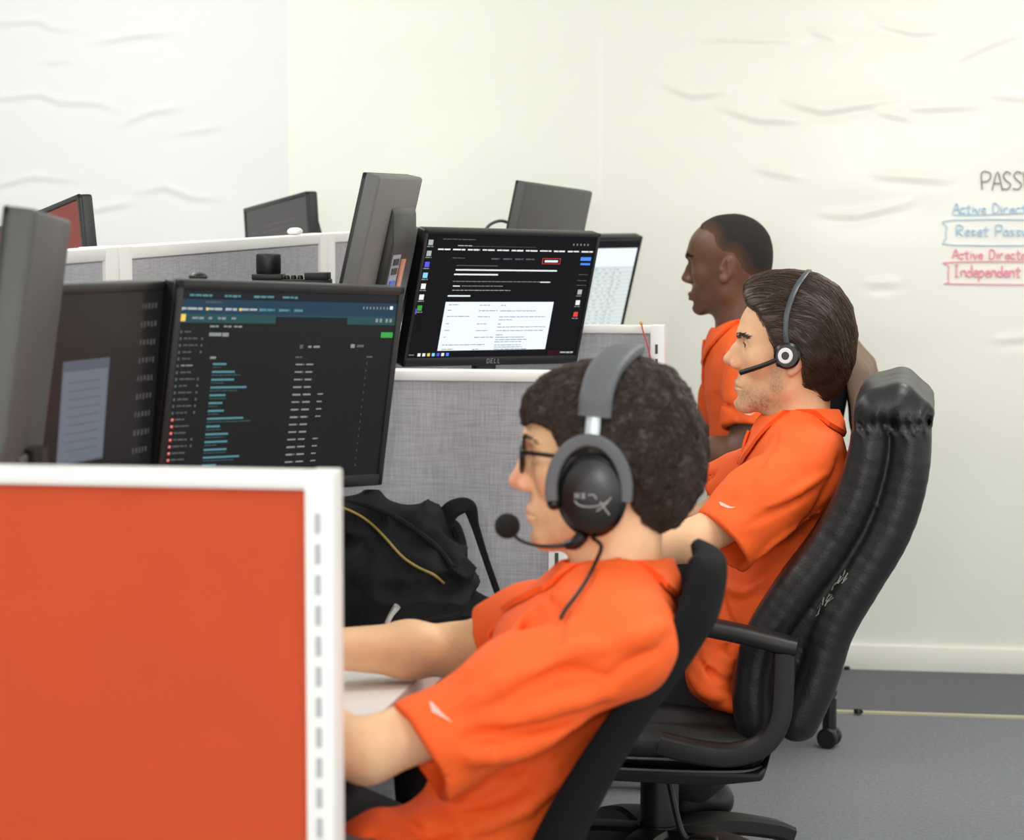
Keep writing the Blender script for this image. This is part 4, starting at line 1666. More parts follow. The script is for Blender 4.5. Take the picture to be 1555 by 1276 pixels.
outline1 = [(800, 640), (796, 620), (799, 602), (808, 586), (828, 568), (856, 556), (890, 548), (925, 543), (985, 546), (1018, 563), (1048, 600), (1066, 640), (1073, 690), (1069, 740), (1050, 775), (1030, 800), (1002, 806),
            (985, 795), (968, 775), (962, 745), (950, 705), (908, 700), (885, 705), (872, 690), (860, 664), (846, 648), (822, 636)]
_, hf1, _ = hair_shell(p1, outline1, 0.018, 0.06, noise=(0.0032, 62), m=MAT_HAIR1, inset=0.003)


def hair_strands(p, fn, n, flow, length, lift, r, m, seed=2, curl=0.0, jitter=0.3, steps=8, name='hair_strands', parent=None, keep=None):
    v, f = surface_nets(fn, (-0.2, -0.14, -0.14), (0.16, 0.14, 0.2), 0.004)
    rs_ = np.random.RandomState(seed)
    if keep is not None:
        v = v[keep(v)]
    roots = v[rs_.choice(len(v), n)] + rs_.randn(n, 3).astype(np.float32) * 0.0015
    sv, sf = strands(fn, roots.astype(np.float32), flow, steps, length, lift, r, seed, jitter, curl)
    O, R, S = p['O'], p['R'], p['S']
    return obj(name, np_mesh(name, (sv @ (R.T * S) + O).astype(np.float32), sf), m, parent or p['body'])


def flow1(P):
    n = np.stack([vnoise(P, 38, 1.0), vnoise(P, 38, 9.0), vnoise(P, 38, 17.0)], 1)
    b = np.stack([0.7 * (P[:, 0] > 0.0) - 0.3, 0 * P[:, 0], -0.55 - 0 * P[:, 0]], 1)
    return b + 1.1 * n


hair_strands(p1, hf1, 7000, flow1, 0.022, 0.0026, 0.00062, MAT_HAIR1, curl=0.5)
emblem(p1, [(652, 1066), (657, 1068), (664, 1076), (675, 1088), (688, 1098)], [(656, 1082), (662, 1085), (668, 1088), (677, 1093), (688, 1098)])

# --- the man with the office headset
D2 = 4.756
R2 = head_axes(-2, 5)
lat2 = unit((0.03, -1, 0.0))
p2cfg = dict(
    label='seated man with swept back brown hair, orange polo and a slim single-ear headset', root=atD(1120, 1090, D2) * (1, 1, 0),
    O=atD(1201, 541, D2), R=R2, S=1.0, face=dict(nose=0.007, nose_z=0.006, lip=0.0, chin=0.002, open=0.0046, ear=0.92, jaw=-0.004), gaze=-0.25,
    N=atD(1212, 640, D2), C=atD(1208, 775, D2), W=atD(1162, 920, D2), P=atD(1124, 1005, D2), lat=lat2, fat=0.098, sw=1.5,
    Ls=atD(1226, 716, 4.585), Le=atD(1052, 822, 4.50), Lw=np.array(atD(885, 838, 4.56)), Lh=(-0.95, 0.2, -0.15),
    Rs=atD(1185, 712, 4.93), Re=atD(1062, 800, 5.02), Rw=np.array(atD(900, 830, 4.9)), Rh=(-0.95, -0.2, -0.15),
    Lc=atD(1097, 828, 4.515), Rc=atD(1085, 752, 4.99), Rn=(-0.75, 0, -0.6), slr=(0.066, 0.064, 0.067), arm=0.92,
    lknee=(-0.80, 4.60, 0.42), lankle=(-0.72, 4.60, 0.09), rknee=(-0.72, 4.86, 0.44), rankle=tuple(atD(1062, 1190, 5.02)), rfoot=(-0.93, 0.0, -0.35),
    hem=(atD(1110, 1082, D2), (-0.15, 0, -1)),
    blobs=[(atD(1092, 1018, 4.66), (0.062, 0.14, 0.06), 0.03), (atD(1118, 1055, 4.62), (0.05, 0.10, 0.03), 0.02)],
    tint=lambda Q: skin_tint(Q, col(240, 192, 150), col(196, 128, 108), beard=(col(96, 70, 54), 0.62), flush=col(232, 146, 122)),
    hair_mat=MAT_HAIR2, brow_n=150, brow_z=-0.003,
    folds=[([(1235, 745), (1190, 770), (1130, 800)], 0.007, -1), ([(1245, 780), (1190, 815), (1150, 850)], 0.007, 1), ([(1280, 690), (1262, 735), (1235, 780)], 0.007, -1), ([(1150, 700), (1135, 740), (1105, 770)], 0.006, -1),
           ([(1090, 880), (1100, 930), (1120, 960)], 0.007, -1), ([(1060, 1000), (1090, 1030), (1120, 1035)], 0.009, -1), ([(1070, 960), (1100, 1000), (1128, 1005)], 0.009, 1), ([(1050, 1030), (1080, 1055), (1115, 1060)], 0.009, 1), ([(1048, 985), (1075, 990), (1110, 970)], 0.008, 1), ([(1100, 890), (1130, 900), (1160, 880)], 0.008, 1), ([(1255, 720), (1215, 745), (1165, 770)], 0.009, 1), ([(1180, 660), (1165, 690), (1150, 720)], 0.007, -1),
           ([(1150, 880), (1180, 830), (1225, 790)], 0.006, -1), ([(1095, 690), (1085, 715), (1065, 735)], 0.006, -1)])
p2 = build_person(p2cfg)
outline2 = [(1136, 462), (1129, 448), (1131, 432), (1142, 420), (1168, 413), (1202, 411), (1242, 418), (1272, 436), (1292, 466), (1300, 505), (1298, 545), (1287, 576), (1266, 602), (1240, 610), (1210, 605),
            (1214, 590), (1222, 572), (1221, 545), (1214, 524), (1200, 517), (1191, 532), (1190, 552), (1181, 552), (1177, 522), (1168, 505), (1159, 486), (1148, 472)]
_, hf2, _ = hair_shell(p2, outline2, 0.014, 0.05, noise=(0.002, 40), m=MAT_HAIR2)


def flow2(P):
    t = np.clip((0.09 - P[:, 0]) / 0.19, 0, 1)
    n = np.stack([vnoise(P, 24, 1.0), vnoise(P, 24, 9.0), vnoise(P, 24, 17.0)], 1)
    return np.stack([-1.0 + 0.45 * t, 0 * t, 0.35 - 1.35 * t], 1) + 0.22 * n


hair_strands(p2, hf2, 4200, flow2, 0.062, 0.0026, 0.0006, MAT_HAIR2, jitter=0.12, steps=10)
emblem(p2, [(1092, 763), (1095, 763), (1101, 766), (1109, 770), (1118, 771)], [(1094, 768), (1098, 770), (1103, 772), (1110, 773), (1118, 771)])

# --- the upright man by the wall
D3 = 6.32
R3 = head_axes(9, -2)
lat3 = unit((-0.05, -1, 0.0))
p3cfg = dict(
    label='man sitting upright by the far wall, close-cropped black hair, orange polo, no headset', root=atD(1150, 880, D3) * (1, 1, 0),
    O=atD(1107, 408, D3), R=R3, S=1.0, face=dict(nose=0.004, nose_z=0.002, lip=0.006, chin=0.0, open=0.0036, fore=0.002, wide=0.0), gaze=0.0,
    N=atD(1122, 498, D3), C=atD(1148, 600, D3), W=atD(1152, 715, D3), P=atD(1150, 822, D3), lat=lat3, fat=0.108, sw=1.5,
    Ls=atD(1152, 560, 6.13), Le=atD(1132, 690, 6.08), Lw=np.array(atD(985, 700, 6.15)), Lh=(-0.95, 0.2, -0.1),
    Rs=atD(1120, 560, 6.51), Re=atD(1085, 672, 6.56), Rw=np.array(atD(960, 690, 6.45)), Rh=(-0.95, -0.2, -0.1),
    Lc=atD(1139, 655, 6.09), Rc=atD(1100, 645, 6.55), slr=(0.070, 0.066, 0.068), arm=1.08,
    lknee=(-0.85, 6.15, 0.44), lankle=(-0.78, 6.15, 0.09), rknee=(-0.85, 6.42, 0.44), rankle=(-0.78, 6.45, 0.09),
    hem=(atD(1150, 870, D3), (0, 0, -1)),
    tint=lambda Q: skin_tint(Q, col(106, 74, 56), col(108, 66, 58), beard=(col(60, 42, 34), 0.35), flush=col(128, 84, 62)),
    hair_mat=mat('brow_black', srgb(26, 20, 18), 0.7), brow_n=120, skin_rough=0.42, sss=0.05,
    folds=[([(1085, 600), (1110, 620), (1125, 640)], 0.006, -1), ([(1120, 500), (1105, 540), (1098, 580)], 0.006, -1)], hh=0.0025, hs=0.005)
p3 = build_person(p3cfg)
outline3 = [(1067, 349), (1066, 340), (1085, 327), (1120, 322), (1152, 331), (1172, 356), (1178, 390), (1174, 418), (1150, 425), (1139, 415), (1131, 396), (1124, 384), (1108, 382), (1098, 372), (1092, 356), (1080, 350)]


poly3 = [px_head(p3['O'], p3['R'], p3['S'], u, v) for u, v in outline3]


def edge3(v):
    """distance to the hairline (not to the outer silhouette)"""
    line = np.array([poly3[0]] + poly3[8:], np.float32)
    e = np.full(len(v), 9.0, np.float32)
    for a_, b_ in zip(np.vstack([line[1:], line[:1]]), np.vstack([line[2:], line[:2]])):
        dd = b_ - a_
        tt = np.clip(((v[:, 0] - a_[0]) * dd[0] + (v[:, 2] - a_[1]) * dd[1]) / (dd @ dd + 1e-9), 0, 1)
        e = np.minimum(e, np.hypot(v[:, 0] - a_[0] - tt * dd[0], v[:, 2] - a_[1] - tt * dd[1]))
    return e


def fade3(v):
    w = np.where(v[:, 0] > 0.055, 0.006, 0.034)
    t = np.clip(edge3(v) / w, 0, 1)
    c = np.tile(col(100, 70, 53), (len(v), 1))
    return blend(c, col(34, 28, 25), 0.04 + 0.96 * t ** 0.8)


hair_shell(p3, outline3, 0.0024, 0.0045, h=0.0022, noise=(0.0004, 160), k=0.003, m=MAT_HAIR3, color=fade3, taper=lambda P, th: th * np.clip(edge3(P) / 0.022, 0.12, 1))
emblem(p3, [(1128, 624), (1131, 624), (1135, 627), (1140, 629), (1147, 626)], [(1130, 628), (1133, 630), (1137, 631), (1141, 631), (1147, 626)])

# ------------------------------------------------------------------ things people wear
def head_M(p):
    M = Matrix.Identity(4)
    for a in range(3):
        for b in range(3):
            M[a][b] = p['R'][a][b] * p['S']
        M[a][3] = p['O'][a]
    return M


M_hs_grey = mat('headset_grey', srgb(92, 95, 98), 0.55, noise=0.08, scale=200)
M_hs_silver = mat('headset_aluminium', srgb(196, 208, 214), 0.35, metal=0.4)
M_hs_black = mat('headset_black', srgb(20, 20, 22), 0.30)
M_hs_leather = mat('headset_cushion', srgb(24, 24, 26), 0.5)
M_foam = mat('microphone_foam', srgb(26, 26, 28), 0.95, bump=0.7, scale=900)
M_logo_grey = mat('logo_grey', srgb(150, 152, 154), 0.4)
M_cable = mat('cable_black', srgb(26, 24, 24), 0.5)

H1 = head_M(p1)
t = thing('headset', 'large black and grey over-ear headset with boom microphone on the nearest man', 'headset', H1.translation)


def ell_ring(bm, c, rx, rz, y0, y1, M, seg=40, inner=0.0, mi=0, dome=0.0, edge=0.004):
    """oval drum with rounded rims whose axis is local y"""
    prof = [(inner, y0)] if inner else [(0.0, y0)]
    prof += [(1 - edge / rx, y0), (1.0, y0 + edge), (1.0, y1 - edge), (1 - edge / rx, y1)]
    if dome:
        prof += [(0.86, y1 + dome * 0.45), (0.6, y1 + dome * 0.85), (0.3, y1 + dome), (0.0, y1 + dome * 1.02)]
    elif inner:
        prof += [(inner, y1), (inner, y0)]
    else:
        prof += [(0.0, y1)]
    rings = []
    for r, y in prof:
        if r == 0.0:
            rings.append([bm.verts.new(M @ Vector((c[0], y, c[1])))])
        else:
            rings.append([bm.verts.new(M @ Vector((c[0] + rx * r * math.cos(2 * math.pi * k / seg), y, c[1] + rz * r * math.sin(2 * math.pi * k / seg)))) for k in range(seg)])
    for a, b in zip(rings[:-1], rings[1:]):
        for k in range(seg):
            k2 = (k + 1) % seg
            if len(a) == 1:
                f = bm.faces.new((a[0], b[k], b[k2]))
            elif len(b) == 1:
                f = bm.faces.new((a[k2], a[k], b[0]))
            else:
                f = bm.faces.new((a[k2], a[k], b[k], b[k2]))
            f.smooth = True
            f.material_index = mi
    bmesh.ops.recalc_face_normals(bm, faces=bm.faces[:])


cupc = (0.006, -0.021)
for sgn in (1, -1):
    Mm = H1 @ Matrix.Scale(sgn, 4, (0, 1, 0))
    bm = NB()
    ell_ring(bm, cupc, 0.045, 0.062, 0.070, 0.090, Mm, edge=0.008)
    cush = obj('ear_cushion', bm, M_hs_leather, t)
    bm = NB()
    ell_ring(bm, (cupc[0] - 0.005, cupc[1] - 0.007), 0.043, 0.053, 0.088, 0.104, Mm, edge=0.006, dome=0.009)
    cup = obj('ear_cup', bm, M_hs_black, t)
    bm = NB()
    pts = []
    for a in np.linspace(math.radians(-14), math.radians(192), 24):
        pts.append(Mm @ Vector((cupc[0] + 0.047 * math.cos(a), 0.098, cupc[1] + 0.062 * math.sin(a))))
    tube(bm, pts, 1.0, sides=12, smooth=0, flat=(0.0085, 0.0085), up=Mm.to_3x3() @ Vector((0, 1, 0)))
    obj('yoke', bm, M_hs_grey, t)
    bm = NB()
    tube(bm, [Mm @ Vector(q) for q in ((0.004, 0.098, 0.036), (0.003, 0.097, 0.055), (0.002, 0.095, 0.080))], 1.0, sides=10, flat=(0.0035, 0.0095), up=Mm.to_3x3() @ Vector((0, 1, 0)))
    obj('slider', bm, M_hs_silver, t)
    if sgn == 1:
        bm = NB()
        yl = 0.1135
        strokes = [[(0.022, -0.034), (0.014, -0.040), (-0.004, -0.040), (-0.018, -0.034), (-0.024, -0.028)], [(-0.006, -0.046), (-0.014, -0.040), (-0.02, -0.034)], [(-0.010, -0.034), (-0.016, -0.042), (-0.022, -0.050)],
                   [(0.021, -0.024), (0.021, -0.031)], [(0.017, -0.024), (0.017, -0.031)], [(0.021, -0.0275), (0.017, -0.0275)], [(0.013, -0.024), (0.009, -0.031)], [(0.009, -0.024), (0.013, -0.031)], [(0.005, -0.026), (-0.002, -0.026), (-0.006, -0.031)]]
        for st in strokes:
            tube(bm, [Mm @ Vector((x, yl - ((x + 0.004) ** 2 + (z + 0.034) ** 2) * 1.4, z)) for x, z in st], 0.0011, sides=5, smooth=4)
        obj('logo', bm, M_logo_grey, cup)
        bm = NB()
        bmesh.ops.create_icosphere(bm, subdivisions=2, radius=0.009, matrix=Mm @ Matrix.Translation((0.050, 0.096, -0.040)))
        for f in bm.faces:
            f.smooth = True
        obj('pivot', bm, M_hs_black, cup)
bm = NB()
path = [(0.001, 0.096, 0.070), (-0.001, 0.094, 0.098), (-0.008, 0.077, 0.125), (-0.020, 0.042, 0.143), (-0.028, 0.0, 0.149), (-0.020, -0.042, 0.143), (-0.008, -0.077, 0.125), (-0.001, -0.094, 0.098), (0.001, -0.096, 0.070)]
tube(bm, [H1 @ Vector(q) for q in path], 1.0, sides=16, smooth=8, flat=(0.0215, 0.0085), up=H1.to_3x3() @ Vector((1, 0, 0)))
obj('headband', bm, M_hs_grey, t)
bm = NB()
tube(bm, [H1 @ Vector(q) for q in ((0.012, 0.098, -0.078), (0.022, 0.098, -0.089), (0.034, 0.096, -0.092))], [0.009, 0.0085, 0.006], sides=10)
tube(bm, [H1 @ Vector(q) for q in ((0.034, 0.096, -0.092), (0.065, 0.086, -0.096), (0.095, 0.062, -0.094), (0.112, 0.046, -0.084))], [0.0034, 0.0024, 0.0022, 0.0022], sides=8)
boom = obj('boom_arm', bm, M_hs_black, t)
bm = NB()
bmesh.ops.create_icosphere(bm, subdivisions=3, radius=0.0165, matrix=H1 @ Matrix.Translation((0.117, 0.042, -0.078)))
for f in bm.faces:
    f.smooth = True
obj('microphone', bm, M_foam, boom)
bm = NB()
pc = [H1 @ Vector((0.0, 0.097, -0.082)), Vector(atD(913, 830, 3.235))]
for uv in ((905, 862), (893, 888), (877, 912), (864, 930), (853, 947)):
    q = march(p1['shirt_f'], *uv)
    if q is not None:
        pc.append(Vector(q + grad(p1['shirt_f'], q[None].astype(np.float32))[0] * 0.006))
tube(bm, pc, 0.0026, sides=8, smooth=8)
obj('cable', bm, M_cable, t)

# glasses
g = thing('glasses', 'dark framed glasses on the nearest man', 'glasses', H1 @ Vector((0.1, 0, 0.012)))
M_glframe = mat('glasses_frame', srgb(30, 26, 26), 0.3)
M_lens = mat('glasses_lens', (0.85, 0.85, 0.85, 1), 0.03)
M_lens.node_tree.nodes['Principled BSDF'].inputs['Transmission Weight'].default_value = 0.95
bm = NB()
for s in (1, -1):
    ring = [H1 @ Vector((0.1035 - 0.006 * (math.cos(a) * s + 1) * 0.5 - 0.004 * math.sin(a) * 0, s * 0.034 + 0.0245 * math.cos(a), 0.012 + 0.0205 * math.sin(a))) for a in np.linspace(0, 2 * math.pi, 28)]
    tube(bm, ring, 0.0030, sides=8, smooth=0, cap=False)
tube(bm, [H1 @ Vector(q) for q in ((0.1035, 0.010, 0.018), (0.106, 0, 0.020), (0.1035, -0.010, 0.018))], 0.0024, sides=8)
fr = obj('frame', bm, M_glframe, g)
for s in (1, -1):
    bm = NB()
    ring = [H1 @ Vector((0.1035 - 0.006 * (math.cos(a) * s + 1) * 0.5, s * 0.034 + 0.0235 * math.cos(a), 0.012 + 0.0195 * math.sin(a))) for a in np.linspace(0, 2 * math.pi, 28, endpoint=False)]
    bm.faces.new([bm.verts.new(q) for q in ring])
    r = bmesh.ops.solidify(bm, geom=bm.faces[:], thickness=0.0014)
    obj('lens', bm, M_lens, g)
    bm = NB()
    tube(bm, [H1 @ Vector((a, s * b, c)) for a, b, c in ((0.098, 0.058, 0.018), (0.085, 0.069, 0.019), (0.05, 0.078, 0.017), (0.005, 0.084, 0.014))], 1.0, sides=8, flat=(0.0028, 0.0016), up=(0, 0, 1))
    obj('temple', bm, M_glframe, g)

# slim headset of the second man
H2 = head_M(p2)
t = thing('headset', 'slim black single-ear office headset with white ring on the swept back brown hair', 'headset', H2.translation)
bm = NB()
ell_ring(bm, (0.006, 0.006), 0.0240, 0.0245, 0.082, 0.100, H2, edge=0.004)
cup = obj('ear_cup', bm, M_hs_black, t)
bm = NB()
ell_ring(bm, (0.009, 0.006), 0.0135, 0.0145, 0.099, 0.1025, H2, edge=0.001, inner=0.52)
obj('ring', bm, mat('ring_white', srgb(226, 228, 226), 0.35), cup)
bm = NB()
ell_ring(bm, (0.009, 0.006), 0.0072, 0.0075, 0.099, 0.1015, H2, edge=0.001)
obj('button', bm, M_hs_black, cup)
bm = NB()
path = [(0.008, 0.093, 0.026), (0.013, 0.095, 0.050), (0.013, 0.092, 0.085), (0.003, 0.074, 0.126), (-0.010, 0.042, 0.150), (-0.018, 0.0, 0.160), (-0.010, -0.042, 0.150), (0.003, -0.074, 0.126), (0.012, -0.09, 0.085), (0.012, -0.09, 0.06)]
tube(bm, [H2 @ Vector(q) for q in path], 1.0, sides=10, smooth=8, flat=(0.0052, 0.0030), up=H2.to_3x3() @ Vector((1, 0, 0)))
hb = obj('headband', bm, mat('band_grey', srgb(70, 74, 76), 0.35), t)
bm = NB()
box(bm, (-0.006, -0.096, 0.035), (0.030, -0.080, 0.066), H2, bev=0.006)
obj('temple_pad', bm, M_hs_black, hb)
bm = NB()
tube(bm, [H2 @ Vector(q) for q in ((0.022, 0.096, -0.002), (0.050, 0.092, -0.017), (0.088, 0.082, -0.034))], [0.0046, 0.0046, 0.0050], sides=10)
obj('boom_arm', bm, M_hs_black, t)

# ------------------------------------------------------------------ chairs
M_leather = mat('black_leather', srgb(23, 23, 25), 0.42, noise=0.15, scale=60, bump=0.12, bscale=220)
M_chairplastic = mat('chair_plastic', srgb(22, 22, 23), 0.45)
M_meshback = mat('black_mesh', srgb(15, 15, 17), 0.85, noise=0.2, scale=400, bump=0.5, bscale=700, spec=0.2)
M_scuff = mat('scuffed_lining', srgb(150, 148, 142), 0.8)


def star_base(t, cx, cy, a0, zhub=0.13, L=0.30, m=None, zt=0.33, th=1.0):
    m = m or M_chairplastic
    bm = NB()
    lathe(bm, [(0, zhub - 0.05), (0.045, zhub - 0.05), (0.05, zhub - 0.02), (0.046, zhub + 0.012), (0.0, zhub + 0.012)], Matrix.Translation((cx, cy, 0)), 20)
    for k in range(5):
        a = math.radians(a0 + 72 * k)
        d = Vector((math.cos(a), math.sin(a), 0))
        c = Vector((cx, cy, zhub - 0.012))
        tube(bm, [c + d * 0.02, c + d * L * 0.45 + Vector((0, 0, 0.004)), c + d * L * 0.85 + Vector((0, 0, -0.022)), c + d * L + Vector((0, 0, -0.040))], [1.1, 1.05, 1.0, 0.95], sides=10, smooth=5, flat=(0.020 * th, 0.033 * th), up=(0, 0, 1))
    b = obj('star_base', bm, m, t)
    for k in range(5):
        a = math.radians(a0 + 72 * k)
        d = Vector((math.cos(a), math.sin(a), 0))
        c = Vector((cx, cy, 0)) + d * L
        s = Vector((-d.y, d.x, 0))
        bm = NB()
        for sg in (-1, 1):
            lathe(bm, [(0, -0.010), (0.022, -0.010), (0.026, -0.006), (0.026, 0.006), (0.022, 0.010), (0, 0.010)], at_axis(c + s * 0.016 * sg + Vector((0, 0, 0.026)), s), 16)
        tube(bm, [c + Vector((0, 0, 0.03)), c + Vector((0, 0, zhub - 0.045))], 0.017, sides=8, smooth=0)
        bmesh.ops.create_uvsphere(bm, u_segments=12, v_segments=8, radius=0.028, matrix=Matrix.Translation(c + Vector((0, 0, 0.032))) @ Matrix.Diagonal((0.7, 0.7, 1.0, 1)))
        for f in bm.faces:
            f.smooth = True
        obj('caster', bm, M_black, t)
    bm = NB()
    lathe(bm, [(0, zhub), (0.037, zhub), (0.036, zt - 0.03), (0.032, zt - 0.02), (0.032, zt), (0, zt)], Matrix.Translation((cx, cy, 0)), 24)
    obj('gas_column', bm, m, t)


def slab_field(pts, rads, yc, hw, k=0.03):
    def fn(P):
        Q = P.copy()
        dy = P[:, 1] - yc
        Q[:, 1] = np.sign(dy) * np.maximum(np.abs(dy) - hw, 0)
        return s_path(Q, pts, rads, 0.003)
    return fn


# chair of the nearest man: thin curved mesh back
YC1 = 3.29
t = thing('office_chair', 'black mesh-back office chair under the man with the large headset', 'chair', (-0.45, YC1, 0), 'office chairs')
edge = [((1062, 846), 0.085), ((1058, 868), 0.105), ((1050, 900), 0.125), ((1028, 950), 0.155), ((988, 1015), 0.185), ((938, 1085), 0.205), ((896, 1150), 0.205), ((860, 1212), 0.205), ((828, 1276), 0.20), ((800, 1345), 0.18), ((785, 1400), 0.12)]
rings = []
bm = NB()
ctr = [(atY(u, v, YC1 - hw), hw) for (u, v), hw in edge]
C3 = catmull([c for c, _ in ctr], 5)
HW = np.interp(np.linspace(0, len(ctr) - 1, len(C3)), range(len(ctr)), [hw for _, hw in ctr])
for i, c in enumerate(C3):
    tn = C3[min(i + 1, len(C3) - 1)] - C3[max(i - 1, 0)]
    n = unit((tn[2], 0, -tn[0]))
    if n[0] < 0:
        n = -n
    cap_ = min(1.0, 0.25 + 0.75 * math.sqrt(min(i, 4) / 4.0))
    th = (0.016 + 0.007 * math.exp(-(i / 8.0) ** 2)) * cap_
    ring = []
    for k in range(28):
        a = 2 * math.pi * k / 28
        ca, sa = math.cos(a), math.sin(a)
        ca = math.copysign(abs(ca) ** 0.6, ca)
        sa = math.copysign(abs(sa) ** 0.7, sa)
        bend = (0.012 + 0.022 * min(i, 14) / 14) * (1 - abs(ca) ** 2.0) - HW[i] * ca * math.tan(math.radians(4.0 - 5.5 * i / (len(C3) - 1)))
        ring.append(bm.verts.new((c[0] + n[0] * (th * sa + bend) - 0.010, YC1 + HW[i] * ca, c[2] + n[2] * (th * sa + bend))))
    rings.append(ring)
for a, b in zip(rings[:-1], rings[1:]):
    for k in range(28):
        f = bm.faces.new((a[k], a[(k + 1) % 28], b[(k + 1) % 28], b[k]))
        f.smooth = True
bm.faces.new(rings[0])
bm.faces.new(rings[-1][::-1])
bmesh.ops.recalc_face_normals(bm, faces=bm.faces[:])
obj('backrest', bm, M_meshback, t)
seat = slab_field([(-0.94, 0, 0.335), (-0.75, 0, 0.33), (-0.52, 0, 0.325)], [0.035, 0.042, 0.04], YC1, 0.19)
field_obj('seat', seat, (-1.05, YC1 - 0.3, 0.25), (-0.42, YC1 + 0.3, 0.42), 0.010, M_meshback, t)
bm = NB()
tube(bm, [(-0.60, YC1, 0.285), (-0.48, YC1, 0.28), (-0.425, YC1, 0.33), (-0.40, YC1, 0.42)], 1.0, sides=10, flat=(0.012, 0.04), up=(0, 1, 0))
obj('back_bracket', bm, M_chairplastic, t)
bm = NB()
box(bm, (-0.80, YC1 - 0.09, 0.27), (-0.60, YC1 + 0.09, 0.305), bev=0.01)
obj('seat_mechanism', bm, M_chairplastic, t)
for sgn in (-1, 1):
    yy = YC1 + sgn * 0.265
    bm = NB()
    tube(bm, [(-0.87, yy, 0.564), (-0.85, yy, 0.566), (-0.75, yy, 0.557), (-0.63, yy, 0.546), (-0.61, yy, 0.542)], [0.8, 1, 1, 1, 0.8], sides=12, smooth=4, flat=(0.012, 0.030), up=(0, 0, 1))
    ar = obj('armrest', bm, mat('armrest_grey', srgb(86, 88, 90), 0.5), t)
    bm = NB()
    tube(bm, [(-0.72, yy, 0.545), (-0.71, yy, 0.40), (-0.71, yy - sgn * 0.02, 0.31), (-0.71, yy - sgn * 0.12, 0.295)], 1.0, sides=10, flat=(0.012, 0.026), up=(0, 1, 0.2))
    obj('armrest_support', bm, M_chairplastic, ar)
star_base(t, -0.70, YC1, 20, zhub=0.12, zt=0.28)

# high-backed leather chair of the second man
YC2 = 4.66
DN = 4.50                                      # depth of its near side
t = thing('office_chair', 'black high-backed leather chair under the man with the slim headset', 'chair', (-0.484, 4.72, 0), 'office chairs')


def nd(u, v, dz=0.0):
    p = atD(u, v, DN)
    return np.array((p[0], 0, p[2]))


front_pts = catmull([nd(1328, 622), nd(1320, 690), nd(1295, 765), nd(1252, 840), nd(1199, 910), nd(1160, 975), nd(1145, 1040), nd(1147, 1095)], 4)
front_rad = list(np.interp(np.linspace(0, 1, len(front_pts)), np.linspace(0, 1, len([.033, .036, .037, .037, .037, .037, .037, .036])), [.033, .036, .037, .037, .037, .037, .037, .036]))
front = slab_field(front_pts, front_rad, YC2, 0.205, 0.03)
rear_pts = catmull([nd(1384, 636), nd(1377, 715), nd(1351, 800), nd(1311, 872), nd(1266, 948), nd(1240, 1030), nd(1211, 1094)], 4)
rear_rad = list(np.interp(np.linspace(0, 1, len(rear_pts)), np.linspace(0, 1, len([.036, .038, .038, .038, .038, .038, .038])), [.036, .038, .038, .038, .038, .038, .038]))
rear = slab_field(rear_pts, rear_rad, YC2, 0.205, 0.03)
roll = slab_field([nd(1336, 618), nd(1366, 607), nd(1396, 622)], [.040, .036, .026], YC2, 0.20, 0.03)


core = slab_field([nd(1352, 640), nd(1345, 715), nd(1320, 790), nd(1280, 860), nd(1234, 935), nd(1198, 1015), nd(1180, 1090)], [.030] * 7, YC2, 0.19)
pleat = [nd(1306, 640), nd(1340, 634), nd(1375, 640), nd(1416, 632)]


def chair_back(P):
    d = np.minimum(smin(front(P), rear(P), 0.004), core(P))
    d = smin(d, roll(P), 0.010)
    Q = P.copy()
    Q[:, 1] = 0
    e = s_path(Q, pleat, [0.0] * 4, 0.002)
    w = np.exp(-(e / 0.020) ** 2)
    d = d - 0.0050 * w * np.sin(P[:, 0] * 330 + 3 * np.sin(P[:, 2] * 60)) + 0.006 * np.exp(-(e / 0.006) ** 2)
    return d + 0.0014 * vnoise(P * V3((1, 1, 0.5)), 18) + 0.0006 * vnoise(P, 60)


field_obj('backrest', chair_back, (-0.40, YC2 - 0.32, 0.30), (0.10, YC2 + 0.32, 1.10), 0.006, M_leather, t)
bk = t.children[0]
# worn patch on the side
bm = NB()
rs_ = random.Random(4)
for k in range(26):
    a = rs_.random()
    u, v = 1236 + a * 46 + rs_.uniform(-3, 3), 938 - a * 62 + rs_.uniform(-6, 6)
    q = march(chair_back, u, v)
    q2 = march(chair_back, u + rs_.uniform(2, 9), v - rs_.uniform(3, 13))
    if q is not None and q2 is not None:
        tube(bm, [q, q2], rs_.uniform(0.0006, 0.0013), sides=5, smooth=0)
tag(obj('worn_patch', bm, M_scuff, bk), 'pale scuffed patch')
sx0, sx1 = -0.86, -0.30
seat = slab_field([(sx0, 0, 0.375), (-0.6, 0, 0.385), (sx1, 0, 0.38)], [0.035, 0.04, 0.036], YC2, 0.20)
pad = slab_field([(sx0 + 0.03, 0, 0.405), (-0.6, 0, 0.412), (sx1 - 0.02, 0, 0.405)], [0.03, 0.036, 0.03], YC2, 0.155)
field_obj('seat', lambda P: smin(seat(P), pad(P), 0.008) + 0.0012 * vnoise(P, 30), (-0.98, YC2 - 0.32, 0.28), (-0.2, YC2 + 0.32, 0.5), 0.007, M_leather, t)
bm = NB()
prism(bm, [(sx0 - 0.02, 0.345), (sx1 + 0.02, 0.345), (sx1 + 0.04, 0.36), (sx1 + 0.03, 0.330), (sx1 - 0.06, 0.318), (sx0 + 0.04, 0.325)], YC2 - 0.235, YC2 + 0.235, bev=0.006)
obj('seat_pan', bm, M_chairplastic, t)
bm = NB()
for z in (0.349, 0.369):
    tube(bm, [(sx0, YC2 - 0.238, z), (-0.5, YC2 - 0.240, z - 0.004), (sx1 - 0.02, YC2 - 0.240, z - 0.002), (sx1 + 0.03, YC2 - 0.20, z)], 0.0022, sides=6)
obj('piping', bm, mat('piping_grey', srgb(96, 96, 96), 0.4), t)
